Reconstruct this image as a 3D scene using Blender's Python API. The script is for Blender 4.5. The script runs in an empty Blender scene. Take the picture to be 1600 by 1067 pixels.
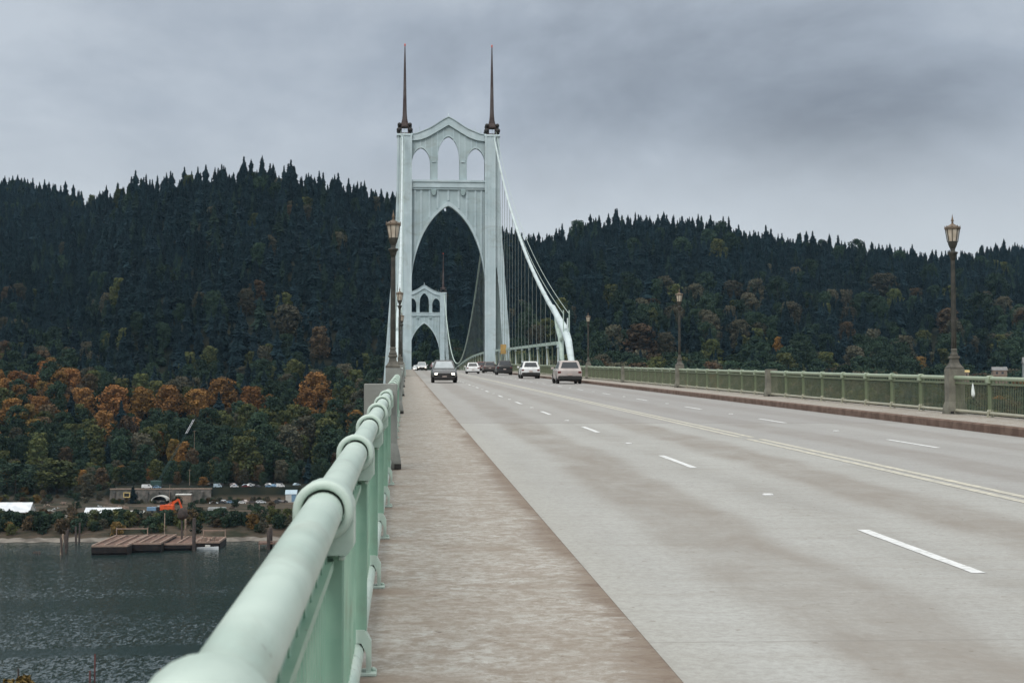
import bpy, math, random
import numpy as np
from mathutils import Vector, Matrix
R = math.radians
rnd = random.Random(7)
scene = bpy.context.scene

# ------------------------------------------------------------------ camera
EYE = 54.0                       # camera height above the river
F_PX = 2474.0
YAW, PITCH = R(3.83), R(2.586)
cam_d = bpy.data.cameras.new("camera")
cam = bpy.data.objects.new("camera", cam_d)
scene.collection.objects.link(cam)
cam.location = (0, 0, EYE)
cam.rotation_euler = (R(90) + PITCH, 0, -YAW)
cam_d.sensor_width = 36
cam_d.lens = F_PX / 1600 * 36
cam_d.clip_start = 0.05
cam_d.clip_end = 12000
cam_d.dof.use_dof = True
cam_d.dof.focus_distance = 22
cam_d.dof.aperture_fstop = 11
scene.camera = cam

# ------------------------------------------------------------------ world: overcast sky
SUN_EL, SUN_AZ = R(42), R(205)       # azimuth from +Y clockwise: behind the camera, a little left
world = bpy.data.worlds.new("World")
scene.world = world
world.use_nodes = True
nt = world.node_tree
nt.nodes.clear()
W_ = nt.nodes
def wn(t, **k):
    n = W_.new(t)
    for a, b in k.items(): setattr(n, a, b)
    return n
def wl(a, b): nt.links.new(a, b)
sky = wn('ShaderNodeTexSky', sky_type='NISHITA')
sky.sun_disc = False
sky.sun_elevation = SUN_EL
sky.sun_rotation = SUN_AZ
sky.air_density = 1.0; sky.dust_density = 2.0
tc = wn('ShaderNodeTexCoord')
sep = wn('ShaderNodeSeparateXYZ'); wl(tc.outputs['Generated'], sep.inputs[0])
zc = wn('ShaderNodeMath', operation='MAXIMUM'); wl(sep.outputs[2], zc.inputs[0]); zc.inputs[1].default_value = 0.0
mp = wn('ShaderNodeMapping'); wl(tc.outputs['Generated'], mp.inputs[0])
mp.inputs['Scale'].default_value = (1.0, 1.0, 1.7)
mp.inputs['Location'].default_value = (9.59, 4.27, 14.7)
n1 = wn('ShaderNodeTexNoise'); wl(mp.outputs[0], n1.inputs['Vector'])
n1.inputs['Scale'].default_value = 3.8; n1.inputs['Detail'].default_value = 10; n1.inputs['Roughness'].default_value = 0.56
n1.inputs['Distortion'].default_value = 0.25
def wmath(op, a_, b_=0.0):
    q = wn('ShaderNodeMath', operation=op)
    for i, v_ in enumerate((a_, b_)):
        if isinstance(v_, (int, float)): q.inputs[i].default_value = v_
        else: wl(v_, q.inputs[i])
    return q.outputs[0]
# a heavy cloud bank to the right of the towers, ragged at its edge
dx_ = wmath('DIVIDE', wmath('SUBTRACT', sep.outputs[0], 0.165), 0.125)
dz_ = wmath('DIVIDE', wmath('SUBTRACT', sep.outputs[2], 0.195), 0.048)
rad = wmath('SQRT', wmath('ADD', wmath('MULTIPLY', dx_, dx_), wmath('MULTIPLY', dz_, dz_)))
rad = wmath('ADD', rad, wmath('MULTIPLY', wmath('SUBTRACT', n1.outputs['Fac'], 0.5), 2.6))
bk = wn('ShaderNodeMapRange'); wl(rad, bk.inputs[0]); bk.interpolation_type = 'SMOOTHSTEP'
for i, v_ in enumerate((0.0, 1.7, -0.15, 0.0)): bk.inputs[i+1].default_value = v_
# brighter, higher cloud to the upper left
ul = wn('ShaderNodeMapRange'); wl(wmath('SUBTRACT', sep.outputs[2], wmath('MULTIPLY', sep.outputs[0], 0.35)), ul.inputs[0]); ul.interpolation_type = 'SMOOTHSTEP'
for i, v_ in enumerate((0.20, 0.36, 0.0, 0.07)): ul.inputs[i+1].default_value = v_
nfac = wmath('ADD', wmath('ADD', n1.outputs['Fac'], bk.outputs[0]), ul.outputs[0])
cr = wn('ShaderNodeValToRGB'); wl(nfac, cr.inputs[0])
e = cr.color_ramp.elements
e[0].position = 0.20; e[0].color = (0.235, 0.268, 0.32, 1)
e[1].position = 0.64; e[1].color = (0.57, 0.63, 0.70, 1)
m_ = cr.color_ramp.elements.new(0.47); m_.color = (0.405, 0.46, 0.535, 1)
# brightness rises towards the zenith as under every overcast sky
mr = wn('ShaderNodeMapRange'); wl(zc.outputs[0], mr.inputs['Value'])
mr.inputs['From Min'].default_value = 0.24; mr.inputs['From Max'].default_value = 0.9
mr.inputs['To Min'].default_value = 0.0; mr.inputs['To Max'].default_value = 1.0
# pale band low over the hills
mr2 = wn('ShaderNodeMapRange'); wl(zc.outputs[0], mr2.inputs['Value'])
mr2.inputs['From Min'].default_value = 0.09; mr2.inputs['From Max'].default_value = 0.20
mr2.inputs['To Min'].default_value = 0.72; mr2.inputs['To Max'].default_value = 0.0
mr2.interpolation_type = 'SMOOTHSTEP'
mixb = wn('ShaderNodeMix', data_type='RGBA'); wl(mr2.outputs[0], mixb.inputs[0])
wl(cr.outputs[0], mixb.inputs[6]); mixb.inputs[7].default_value = (0.72, 0.77, 0.81, 1)
tint = wn('ShaderNodeMix', data_type='RGBA'); wl(mr.outputs[0], tint.inputs[0])
tint.inputs[6].default_value = (1, 1, 1, 1); tint.inputs[7].default_value = (3.5, 3.15, 2.7, 1)
sc_ = wn('ShaderNodeVectorMath', operation='MULTIPLY'); wl(mixb.outputs[2], sc_.inputs[0]); wl(tint.outputs[2], sc_.inputs[1])
bgC = wn('ShaderNodeBackground'); wl(sc_.outputs[0], bgC.inputs[0]); bgC.inputs[1].default_value = 1.0
bgS = wn('ShaderNodeBackground'); wl(sky.outputs[0], bgS.inputs[0]); bgS.inputs[1].default_value = 0.06
mx = wn('ShaderNodeMixShader'); mx.inputs[0].default_value = 0.9
wl(bgS.outputs[0], mx.inputs[1]); wl(bgC.outputs[0], mx.inputs[2])
wo = wn('ShaderNodeOutputWorld'); wl(mx.outputs[0], wo.inputs[0])

sun_d = bpy.data.lights.new("sun", 'SUN')
sun_d.energy = 1.4
sun_d.angle = R(25)
sun_d.color = (1.0, 0.96, 0.91)
sun = bpy.data.objects.new("sun", sun_d)
scene.collection.objects.link(sun)
sd = Vector((math.sin(SUN_AZ) * math.cos(SUN_EL), math.cos(SUN_AZ) * math.cos(SUN_EL), math.sin(SUN_EL)))
sun.rotation_euler = sd.to_track_quat('Z', 'Y').to_euler()

vs = scene.view_settings
vs.view_transform = 'Standard'; vs.look = 'None'; vs.exposure = 0.0; vs.gamma = 1.0
try: vs.use_curve_mapping = False
except Exception: pass
scene.cycles.use_denoising = True
scene.cycles.max_bounces = 6
scene.cycles.diffuse_bounces = 3
scene.cycles.volume_bounces = 0
scene.cycles.use_adaptive_sampling = True

# ------------------------------------------------------------------ pixel -> place helpers
def at(u, v, Y):
    """X and world Z of the point at forward distance Y seen at photo pixel (u, v)"""
    a = (u - 800) / F_PX; b = (533.5 - v) / F_PX
    d = Vector((a, 1.0, b))
    d = Matrix.Rotation(PITCH, 3, 'X') @ d
    d = Matrix.Rotation(-YAW, 3, 'Z') @ d
    return d.x / d.y * Y, EYE + d.z / d.y * Y
def at_z(u, v, z):
    """point on the horizontal plane z seen at (u, v)"""
    x, zz = at(u, v, 1.0)
    k = (z - EYE) / (zz - EYE)
    return x * k, k
def Yof(u, X):
    """forward distance at which a line parallel to the bridge at X crosses column u"""
    x, z = at(u, 600, 1.0)
    return X / x

# ------------------------------------------------------------------ bridge constants
KERB_L, WID = 1.2676, 12.2
CEN = KERB_L + WID / 2
KERB_R = KERB_L + WID
XL, XR = -0.23, 15.26
KH = 0.20
D1, D2 = 279.0, 647.0
DM = (D1 + D2) / 2
SL = 0.0325
PAN = 2.784
E0 = 43.34
HALF = 8.1            # cable planes from the centre line
TR = 8.27             # truss planes
def zw(Y):
    """walkway level"""
    h = (D2 - D1) / 2
    if Y < D1: z = SL * Y
    elif Y > D2: z = SL * D1 - SL * (Y - D2)
    else:
        t = (Y - D1)
        z = SL * D1 + SL * t - SL * t * t / (2 * h)
    return EYE - 1.431 + z
def zr(Y): return zw(Y) - KH

# ------------------------------------------------------------------ materials
def mat(name, col, rough=0.6, col2=None, scale=1.0, metal=0.0, spec=0.4, bump=0.0, bscale=None, detail=5,
        obj_rand=0.0, coord='Object', emit=None, stretch=None, lo=0.4, hi=0.6):
    m = bpy.data.materials.new(name); m.use_nodes = True
    t = m.node_tree; b = t.nodes['Principled BSDF']
    b.inputs['Base Color'].default_value = (*col, 1)
    b.inputs['Roughness'].default_value = rough
    b.inputs['Metallic'].default_value = metal
    b.inputs['Specular IOR Level'].default_value = spec
    co = t.nodes.new('ShaderNodeTexCoord')
    vec = co.outputs[coord]
    if stretch:
        mm = t.nodes.new('ShaderNodeMapping'); mm.inputs['Scale'].default_value = stretch
        t.links.new(vec, mm.inputs[0]); vec = mm.outputs[0]
    out = None
    if col2 is not None:
        n = t.nodes.new('ShaderNodeTexNoise'); n.inputs['Scale'].default_value = scale; n.inputs['Detail'].default_value = detail
        t.links.new(vec, n.inputs['Vector'])
        mrn = t.nodes.new('ShaderNodeMapRange'); mrn.inputs[1].default_value = lo; mrn.inputs[2].default_value = hi
        t.links.new(n.outputs['Fac'], mrn.inputs[0])
        mi = t.nodes.new('ShaderNodeMix'); mi.data_type = 'RGBA'
        mi.inputs[6].default_value = (*col, 1); mi.inputs[7].default_value = (*col2, 1)
        t.links.new(mrn.outputs[0], mi.inputs[0]); out = mi.outputs[2]
    if obj_rand:
        oi = t.nodes.new('ShaderNodeObjectInfo')
        mr_ = t.nodes.new('ShaderNodeMapRange'); mr_.inputs[3].default_value = 1 - obj_rand; mr_.inputs[4].default_value = 1 + obj_rand
        t.links.new(oi.outputs['Random'], mr_.inputs[0])
        hs = t.nodes.new('ShaderNodeHueSaturation')
        if out is not None: t.links.new(out, hs.inputs['Color'])
        else: hs.inputs['Color'].default_value = (*col, 1)
        t.links.new(mr_.outputs[0], hs.inputs['Value'])
        mr3 = t.nodes.new('ShaderNodeMapRange'); mr3.inputs[3].default_value = 0.5 - obj_rand * .03; mr3.inputs[4].default_value = 0.5 + obj_rand * .03
        mm2 = t.nodes.new('ShaderNodeMath'); mm2.operation = 'MULTIPLY'; mm2.inputs[1].default_value = 7.31
        fr = t.nodes.new('ShaderNodeMath'); fr.operation = 'FRACT'
        t.links.new(oi.outputs['Random'], mm2.inputs[0]); t.links.new(mm2.outputs[0], fr.inputs[0]); t.links.new(fr.outputs[0], mr3.inputs[0])
        t.links.new(mr3.outputs[0], hs.inputs['Hue'])
        out = hs.outputs[0]
    if out is not None: t.links.new(out, b.inputs['Base Color'])
    if bump:
        n2 = t.nodes.new('ShaderNodeTexNoise'); n2.inputs['Scale'].default_value = bscale or scale * 4; n2.inputs['Detail'].default_value = 4
        t.links.new(vec, n2.inputs['Vector'])
        bp = t.nodes.new('ShaderNodeBump'); bp.inputs['Strength'].default_value = bump; bp.inputs['Distance'].default_value = 0.02
        t.links.new(n2.outputs['Fac'], bp.inputs['Height']); t.links.new(bp.outputs[0], b.inputs['Normal'])
    if emit:
        b.inputs['Emission Color'].default_value = (*emit[0], 1); b.inputs['Emission Strength'].default_value = emit[1]
    return m

class NT:
    """small node-graph writer"""
    def __init__(s, name):
        s.m = bpy.data.materials.new(name); s.m.use_nodes = True
        s.t = s.m.node_tree; s.b = s.t.nodes['Principled BSDF']
    def n(s, typ, **k):
        x = s.t.nodes.new(typ)
        for a, b in k.items(): setattr(x, a, b)
        return x
    def put(s, sock, v):
        if isinstance(v, (int, float)): sock.default_value = v
        elif isinstance(v, tuple): sock.default_value = (*v, 1) if len(v) == 3 and len(sock.default_value) == 4 else v
        else: s.t.links.new(v, sock)
    def math(s, op, a, b=0.0, c=0.0):
        x = s.n('ShaderNodeMath', operation=op); s.put(x.inputs[0], a); s.put(x.inputs[1], b); s.put(x.inputs[2], c); return x.outputs[0]
    def mapr(s, v, a, b, c=0.0, d=1.0, smooth=False):
        x = s.n('ShaderNodeMapRange'); s.put(x.inputs[0], v)
        for i, q in enumerate((a, b, c, d)): x.inputs[i + 1].default_value = q
        if smooth: x.interpolation_type = 'SMOOTHSTEP'
        return x.outputs[0]
    def noise(s, vec, scale, detail=5, rough=0.55, stretch=None, dist=0.0):
        if stretch:
            mm = s.n('ShaderNodeMapping'); mm.inputs['Scale'].default_value = stretch; s.put(mm.inputs[0], vec); vec = mm.outputs[0]
        x = s.n('ShaderNodeTexNoise'); s.put(x.inputs['Vector'], vec); x.inputs['Scale'].default_value = scale
        x.inputs['Detail'].default_value = detail; x.inputs['Roughness'].default_value = rough; x.inputs['Distortion'].default_value = dist
        return x.outputs['Fac']
    def mix(s, f, a, b):
        x = s.n('ShaderNodeMix', data_type='RGBA'); s.put(x.inputs[0], f); s.put(x.inputs[6], a); s.put(x.inputs[7], b); return x.outputs[2]
    def xyz(s, coord='Object'):
        c = s.n('ShaderNodeTexCoord').outputs[coord]; q = s.n('ShaderNodeSeparateXYZ'); s.put(q.inputs[0], c); return c, q.outputs
    def bump(s, h, strength, dist=0.02):
        x = s.n('ShaderNodeBump'); s.put(x.inputs['Height'], h); x.inputs['Strength'].default_value = strength; x.inputs['Distance'].default_value = dist
        s.put(s.b.inputs['Normal'], x.outputs[0])

def band(g, x, c, w, soft):
    """1 inside |x-c|<w, falling to 0 over soft"""
    d = g.math('ABSOLUTE', g.math('SUBTRACT', x, c))
    return g.mapr(d, w, w + soft, 1.0, 0.0, smooth=True)

# --- road concrete
g = NT('road_concrete'); co, s = g.xyz('Object')
base_n = g.noise(co, 0.6, 9, 0.7, stretch=(1.0, 0.22, 1))
streak = g.noise(co, 1.4, 10, 0.78, stretch=(0.45, 2.6, 1), dist=0.35)
gran = g.noise(co, 16, 9, 0.85)
fine = g.noise(co, 55, 3, 0.7)
wob = g.math('MULTIPLY', g.math('SUBTRACT', g.noise(co, 0.25, 3), 0.5), 0.8)
X_ = g.math('ADD', s[0], wob)
col = g.mix(g.mapr(base_n, 0.38, 0.62), (0.325, 0.322, 0.305), (0.405, 0.408, 0.39))
col = g.mix(g.math('MULTIPLY', g.mapr(streak, 0.48, 0.66), 0.50), col, (0.25, 0.225, 0.19))
oil = band(g, X_, 2.95, 0.32, 0.5)
for c_ in (5.85, 8.9, 11.8):
    oil = g.math('MAXIMUM', oil, band(g, X_, c_, 0.32, 0.5))
oilp = g.math('MULTIPLY', oil, g.mapr(g.noise(co, 0.9, 10, 0.76, stretch=(1, 0.4, 1), dist=0.5), 0.38, 0.62, 0.22, 0.85))
col = g.mix(oilp, col, (0.225, 0.195, 0.165))
tr = None
for c_ in (2.1, 3.85, 5.1, 6.7, 8.15, 9.75, 11.05, 12.7):
    q_ = band(g, X_, c_, 0.16, 0.32); tr = q_ if tr is None else g.math('MAXIMUM', tr, q_)
col = g.mix(g.math('MULTIPLY', tr, 0.28), col, (0.44, 0.445, 0.43))
kerbside = g.mapr(g.math('ADD', s[0], g.math('MULTIPLY', wob, 0.2)), KERB_L + 0.25, KERB_L + 0.6, 0.55, 0.0)
col = g.mix(kerbside, col, (0.42, 0.42, 0.39))
sec = g.mapr(s[1], 41.7, 41.9)                         # older, browner slab beyond the deck joint
col = g.mix(g.math('MULTIPLY', sec, 0.42), col, (0.265, 0.25, 0.24))
rightl = g.mapr(s[0], CEN - .2, CEN + .2)
col = g.mix(g.math('MULTIPLY', rightl, 0.38), col, (0.26, 0.255, 0.26))
joint = band(g, s[1], 41.8, 0.035, 0.03)
jm = g.math('PINGPONG', g.math('ADD', s[1], 3.0), 6.1)
joint2 = g.mapr(jm, 0.008, 0.03, 0.28, 0.0)
col = g.mix(g.math('MAXIMUM', joint, joint2), col, (0.12, 0.105, 0.09))
col = g.mix(g.mapr(gran, 0.42, 0.60, 0.0, 0.5), col, (0.225, 0.21, 0.19))
spk = g.mapr(g.noise(co, 9, 2, 0.5), 0.70, 0.76, 0, 0.6)
col = g.mix(spk, col, (0.16, 0.13, 0.10))
crk = g.n('ShaderNodeTexVoronoi', feature='DISTANCE_TO_EDGE'); mpc = g.n('ShaderNodeMapping'); mpc.inputs['Scale'].default_value = (0.35, 0.9, 1)
dn = g.n('ShaderNodeTexNoise'); dn.inputs['Scale'].default_value = 1.3; g.put(dn.inputs['Vector'], co)
va = g.n('ShaderNodeVectorMath', operation='ADD'); g.put(va.inputs[0], co); g.put(va.inputs[1], dn.outputs['Color']); g.put(mpc.inputs[0], va.outputs[0])
g.put(crk.inputs['Vector'], mpc.outputs[0]); crk.inputs['Scale'].default_value = 0.8
cf = g.math('MULTIPLY', g.mapr(crk.outputs['Distance'], 0.001, 0.006, 0.25, 0.0), g.mapr(g.noise(co, 0.4, 3), 0.5, 0.6))
col = g.mix(cf, col, (0.14, 0.12, 0.10))
col = g.mix(g.mapr(fine, 0.3, 0.7, 0.0, 0.22), col, (0.22, 0.215, 0.20))
g.put(g.b.inputs['Base Color'], col); g.b.inputs['Roughness'].default_value = 0.82; g.b.inputs['Specular IOR Level'].default_value = 0.25
g.bump(g.math('ADD', fine, g.math('MULTIPLY', streak, 0.4)), 0.3, 0.008)
M_road = g.m

# --- walkway concrete
def walk_mat(name, edge, sgn, wallx):
    g = NT(name); co, s = g.xyz('Object')
    st = g.noise(co, 1.9, 11, 0.80, stretch=(0.8, 1.7, 1), dist=0.5)
    gran = g.noise(co, 13, 8, 0.82)
    bl = g.noise(co, 0.9, 6, 0.62)
    fine = g.noise(co, 70, 3, 0.7)
    col = g.mix(g.mapr(bl, 0.36, 0.64), (0.365, 0.352, 0.32), (0.45, 0.445, 0.42))
    col = g.mix(g.math('MULTIPLY', g.mapr(st, 0.47, 0.68), 0.42), col, (0.25, 0.185, 0.135))
    scr = g.noise(co, 3.2, 5, 0.7, stretch=(1.2, 1.2, 1), dist=2.4)
    col = g.mix(g.mapr(scr, 0.56, 0.62, 0, 0.5), col, (0.52, 0.51, 0.485))
    # rust-brown stain along the kerb edge, ragged and interrupted
    wob = g.math('MULTIPLY', g.math('SUBTRACT', g.noise(co, 2.4, 10, 0.8, stretch=(0.8, 1.6, 1)), 0.5), 0.85)
    lump = g.mapr(g.noise(co, 0.33, 4, 0.6, stretch=(0.2, 1, 1)), 0.38, 0.6, 0.05, 0.36)
    dd = g.math('ADD', g.math('MULTIPLY', g.math('SUBTRACT', edge, s[0]), sgn), wob)
    ed = g.math('SUBTRACT', 1.0, g.math('MINIMUM', g.math('MAXIMUM', g.math('DIVIDE', dd, lump), 0.0), 1.0))
    col = g.mix(g.mapr(ed, 0.0, 0.75, 0.0, 0.92), col, (0.135, 0.090, 0.064))
    nose = g.mapr(g.math('MULTIPLY', g.math('SUBTRACT', edge, s[0]), sgn), 0.0, 0.05, 0.75, 0.0)
    col = g.mix(g.math('MULTIPLY', nose, g.mapr(g.noise(co, 9, 4, 0.7), 0.4, 0.6)), col, (0.07, 0.048, 0.036))
    # brown run-off fans out from each railing post
    py = g.math('PINGPONG', g.math('ADD', g.math('SUBTRACT', s[1], E0), g.math('ADD', PAN * 40, g.math('MULTIPLY', wob, 0.25))), PAN / 2)
    ps = g.math('MULTIPLY', g.mapr(py, 0.02, 0.22, 1, 0), g.mapr(g.math('ABSOLUTE', g.math('SUBTRACT', s[0], wallx)), 0.06, 0.50, 0.75, 0.0))
    col = g.mix(ps, col, (0.20, 0.125, 0.08))
    jn = g.mapr(g.math('PINGPONG', g.math('ADD', s[1], 1.9 * PAN), PAN*2), 0.008, 0.03, 0.45, 0.0)
    col = g.mix(jn, col, (0.13, 0.10, 0.08))
    col = g.mix(band(g, s[1], 42.4, 0.03, 0.03), col, (0.09, 0.075, 0.06))
    blo = g.noise(co, 4.5, 9, 0.78, dist=0.5)
    col = g.mix(g.mapr(blo, 0.44, 0.60, 0.0, 0.7), col, (0.24, 0.195, 0.155))
    col = g.mix(g.mapr(gran, 0.46, 0.58, 0.0, 0.75), col, (0.22, 0.18, 0.14))
    pit = g.mapr(g.noise(co, 14, 2, 0.5), 0.72, 0.76, 0, 0.7)
    col = g.mix(pit, col, (0.09, 0.06, 0.045))
    col = g.mix(g.mapr(fine, 0.3, 0.7, 0.0, 0.30), col, (0.21, 0.185, 0.16))
    g.put(g.b.inputs['Base Color'], col); g.b.inputs['Roughness'].default_value = 0.88; g.b.inputs['Specular IOR Level'].default_value = 0.2
    g.bump(g.math('ADD', fine, g.math('MULTIPLY', st, 0.5)), 0.35, 0.008)
    return g.m
M_walkL = walk_mat('walkway_concrete', KERB_L, 1.0, XL)
M_walkR = walk_mat('walkway_concrete_right', KERB_R, -1.0, XR)
M_kerb = mat('kerb_stained', (0.105, 0.065, 0.048), 0.9, (0.165, 0.11, 0.085), 2.5, bump=0.5, bscale=40, detail=8)
M_conc = mat('pier_concrete', (0.30, 0.315, 0.32), 0.85, (0.25, 0.26, 0.265), 1.2, bump=0.3, bscale=20)
M_deckside = mat('deck_underside', (0.16, 0.20, 0.17), 0.8, (0.10, 0.12, 0.10), 0.8)

# --- painted iron of the railing: mint green, chalky on top, rust spots
def paint_mat(name, c1, c2, rust=0.5, sc=1.0):
    g = NT(name); co, s = g.xyz('Object')
    n = g.noise(co, 2.2 * sc, 6, 0.6)
    col = g.mix(g.mapr(n, 0.35, 0.68), c1, c2)
    sm = g.noise(co, 6 * sc, 4, 0.6, stretch=(1, 1, 0.25))
    col = g.mix(g.mapr(sm, 0.58, 0.75, 0, 0.35), col, tuple(x * 0.62 for x in c1))
    drt = g.noise(co, 1.1 * sc, 7, 0.7, stretch=(1, .6, 2.2), dist=1.2)
    col = g.mix(g.mapr(drt, 0.53, 0.70, 0, 0.42), col, (0.19, 0.195, 0.15))
    lt = g.noise(co, 3.3 * sc, 4, 0.5, stretch=(1, .4, 1))
    col = g.mix(g.mapr(lt, 0.56, 0.66, 0, 0.35), col, tuple(min(1, x*1.22) for x in c2))
    seam = g.math('PINGPONG', g.math('ADD', s[1], 200.0), 3.1)
    col = g.mix(g.mapr(seam, 0.004, 0.012, 0.5 if sc > .5 else 0.0, 0.0), col, tuple(x * 0.55 for x in c1))
    chips = g.mapr(g.noise(co, 13 * sc, 4, 0.6), 0.69, 0.72, 0, rust)
    col = g.mix(chips, col, (0.085, 0.045, 0.03))
    g.put(g.b.inputs['Base Color'], col)
    g.put(g.b.inputs['Roughness'], g.mapr(n, 0.3, 0.7, 0.30, 0.5)); g.b.inputs['Specular IOR Level'].default_value = 0.5
    g.bump(g.noise(co, 45 * sc, 3, 0.6), 0.10, 0.004)
    return g.m
M_rail = paint_mat('railing_paint', (0.175, 0.325, 0.245), (0.265, 0.405, 0.315), 0.9)
M_pipe = paint_mat('handrail_paint', (0.375, 0.485, 0.42), (0.48, 0.57, 0.51), 0.6)
M_railR = paint_mat('railing_paint_weathered', (0.125, 0.16, 0.095), (0.175, 0.20, 0.125), 0.5)
M_pipeR = paint_mat('handrail_paint_weathered', (0.25, 0.32, 0.22), (0.33, 0.38, 0.275), 0.4)
M_bottomR = paint_mat('bottom_rail_paint', (0.32, 0.32, 0.24), (0.40, 0.385, 0.30), 0.8)
M_bar = paint_mat('baluster_paint', (0.075, 0.095, 0.055), (0.115, 0.125, 0.075), 0.3)
M_pier = mat('railing_pier_paint', (0.255, 0.265, 0.25), 0.75, (0.205, 0.21, 0.195), 2.0, bump=0.3, bscale=30)
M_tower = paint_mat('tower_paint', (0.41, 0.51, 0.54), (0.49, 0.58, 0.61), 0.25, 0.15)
M_panelShade = paint_mat('tower_paint_panels_shaded', (0.335, 0.425, 0.445), (0.40, 0.49, 0.51), 0.35, 0.15)  # tower paint darkened: shading between ribs and bands is in the colour
M_towerShade = paint_mat('tower_paint_recess_shaded', (0.25, 0.335, 0.34), (0.31, 0.40, 0.40), 0.2, 0.15)  # same paint darker still, recess shade painted on leg webs and corbels
M_pierR = mat('railing_pier_weathered', (0.185, 0.18, 0.145), 0.8, (0.125, 0.12, 0.10), 3.0, bump=0.3, bscale=30)
M_cable = paint_mat('cable_paint', (0.46, 0.55, 0.56), (0.56, 0.64, 0.65), 0.1, 0.3)
M_rope = mat('suspender_rope', (0.15, 0.18, 0.17), 0.6, (0.10, 0.12, 0.115), 1.0)
M_truss = paint_mat('truss_paint', (0.33, 0.43, 0.38), (0.42, 0.52, 0.47), 0.3, 0.3)
M_spire = mat('spire_copper', (0.035, 0.020, 0.018), 0.6, (0.085, 0.070, 0.068), 0.3, bump=0.1)
M_red = mat('beacon_red', (0.55, 0.10, 0.06), 0.5)
M_lampmetal = mat('lamp_metal', (0.028, 0.030, 0.026), 0.55, (0.055, 0.052, 0.043), 6)
M_lampmetal2 = mat('lamp_crown_metal', (0.16, 0.115, 0.08), 0.6, (0.10, 0.08, 0.06), 8)
M_lampbase = mat('lamp_base_metal', (0.075, 0.072, 0.06), 0.7, (0.115, 0.108, 0.09), 6)
M_lglass = mat('lamp_glass', (0.60, 0.54, 0.45), 0.35, (0.45, 0.38, 0.30), 5, spec=0.5)
M_white = mat('road_paint_white', (0.66, 0.67, 0.67), 0.75, (0.46, 0.465, 0.455), 14, detail=10, lo=0.48, hi=0.68)
M_yellow = mat('road_paint_yellow', (0.53, 0.50, 0.41), 0.75, (0.37, 0.36, 0.32), 9, detail=8)
M_black = mat('tyre_rubber', (0.012, 0.012, 0.013), 0.8, (0.02, 0.02, 0.02), 20)
M_glass = mat('car_glass', (0.02, 0.025, 0.03), 0.08, (0.03, 0.035, 0.04), 2, spec=0.8)
M_glassSky = mat('windscreen_sky_sheen', (0.30, 0.34, 0.36), 0.1, (0.36, 0.40, 0.42), 2, spec=0.9)  # pale sky reflection put into the glass colour of oncoming cars
M_chrome = mat('rim_metal', (0.22, 0.22, 0.23), 0.35, (0.15, 0.15, 0.15), 9, metal=0.8)
M_tail = mat('tail_light', (0.14, 0.022, 0.02), 0.3, (0.09, 0.012, 0.012), 9)
M_head = mat('headlight_lit', (0.8, 0.8, 0.75), 0.3, emit=((1.0, 0.90, 0.72), 3.0))
M_plate = mat('number_plate', (0.45, 0.36, 0.33), 0.5, (0.4, 0.33, 0.30), 40)
M_plastic = mat('black_plastic', (0.018, 0.017, 0.017), 0.6, (0.028, 0.027, 0.026), 8)
M_bag = mat('white_plastic_bag', (0.75, 0.80, 0.78), 0.4, (0.6, 0.66, 0.64), 12)
M_sign = mat('yellow_sign', (0.42, 0.27, 0.09), 0.6, (0.34, 0.22, 0.08), 2)
def carpaint(n, c): return mat(n, c, 0.25, tuple(x * .85 for x in c), 1.5, spec=0.6)

# water
g = NT('river_water'); co, s = g.xyz('Object')
w1 = g.noise(co, 0.75, 8, 0.85, stretch=(0.85, 0.40, 1), dist=0.3)
w2 = g.noise(co, 0.09, 4, 0.55, stretch=(0.4, 1.3, 1))
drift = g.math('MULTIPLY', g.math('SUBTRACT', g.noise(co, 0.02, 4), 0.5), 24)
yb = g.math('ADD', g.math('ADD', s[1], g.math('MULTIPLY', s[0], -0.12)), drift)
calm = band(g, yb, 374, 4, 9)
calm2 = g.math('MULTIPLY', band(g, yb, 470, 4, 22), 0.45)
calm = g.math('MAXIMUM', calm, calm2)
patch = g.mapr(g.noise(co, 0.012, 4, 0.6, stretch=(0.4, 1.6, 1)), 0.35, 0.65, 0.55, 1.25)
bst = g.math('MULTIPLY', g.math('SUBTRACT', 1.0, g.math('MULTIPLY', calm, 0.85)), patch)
hgt = g.math('MULTIPLY', g.math('ADD', w1, g.math('MULTIPLY', w2, 1.4)), bst)
def cnoise(scale, stretch, dist=0.4, det=3):
    mm = g.n('ShaderNodeMapping'); mm.inputs['Scale'].default_value = stretch; g.put(mm.inputs[0], co)
    x = g.n('ShaderNodeTexNoise'); g.put(x.inputs['Vector'], mm.outputs[0]); x.inputs['Scale'].default_value = scale; x.inputs['Detail'].default_value = det
    x.inputs['Roughness'].default_value = .7; x.inputs['Distortion'].default_value = dist
    v = g.n('ShaderNodeVectorMath', operation='SUBTRACT'); g.put(v.inputs[0], x.outputs['Color']); v.inputs[1].default_value = (.5, .5, .5); return v.outputs[0]
va_ = g.n('ShaderNodeVectorMath', operation='ADD'); g.put(va_.inputs[0], cnoise(2.6, (1.0, .26, 1), .1, 2)); g.put(va_.inputs[1], cnoise(0.95, (1, .35, 1), .2, 2))
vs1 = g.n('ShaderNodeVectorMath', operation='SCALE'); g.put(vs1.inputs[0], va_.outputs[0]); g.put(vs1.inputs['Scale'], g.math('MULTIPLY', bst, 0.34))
vm_ = g.n('ShaderNodeVectorMath', operation='MULTIPLY'); g.put(vm_.inputs[0], vs1.outputs[0]); vm_.inputs[1].default_value = (1, 1, 0)
vb_ = g.n('ShaderNodeVectorMath', operation='ADD'); g.put(vb_.inputs[0], vm_.outputs[0]); vb_.inputs[1].default_value = (0, 0, 1)
vn_ = g.n('ShaderNodeVectorMath', operation='NORMALIZE'); g.put(vn_.inputs[0], vb_.outputs[0])
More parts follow.
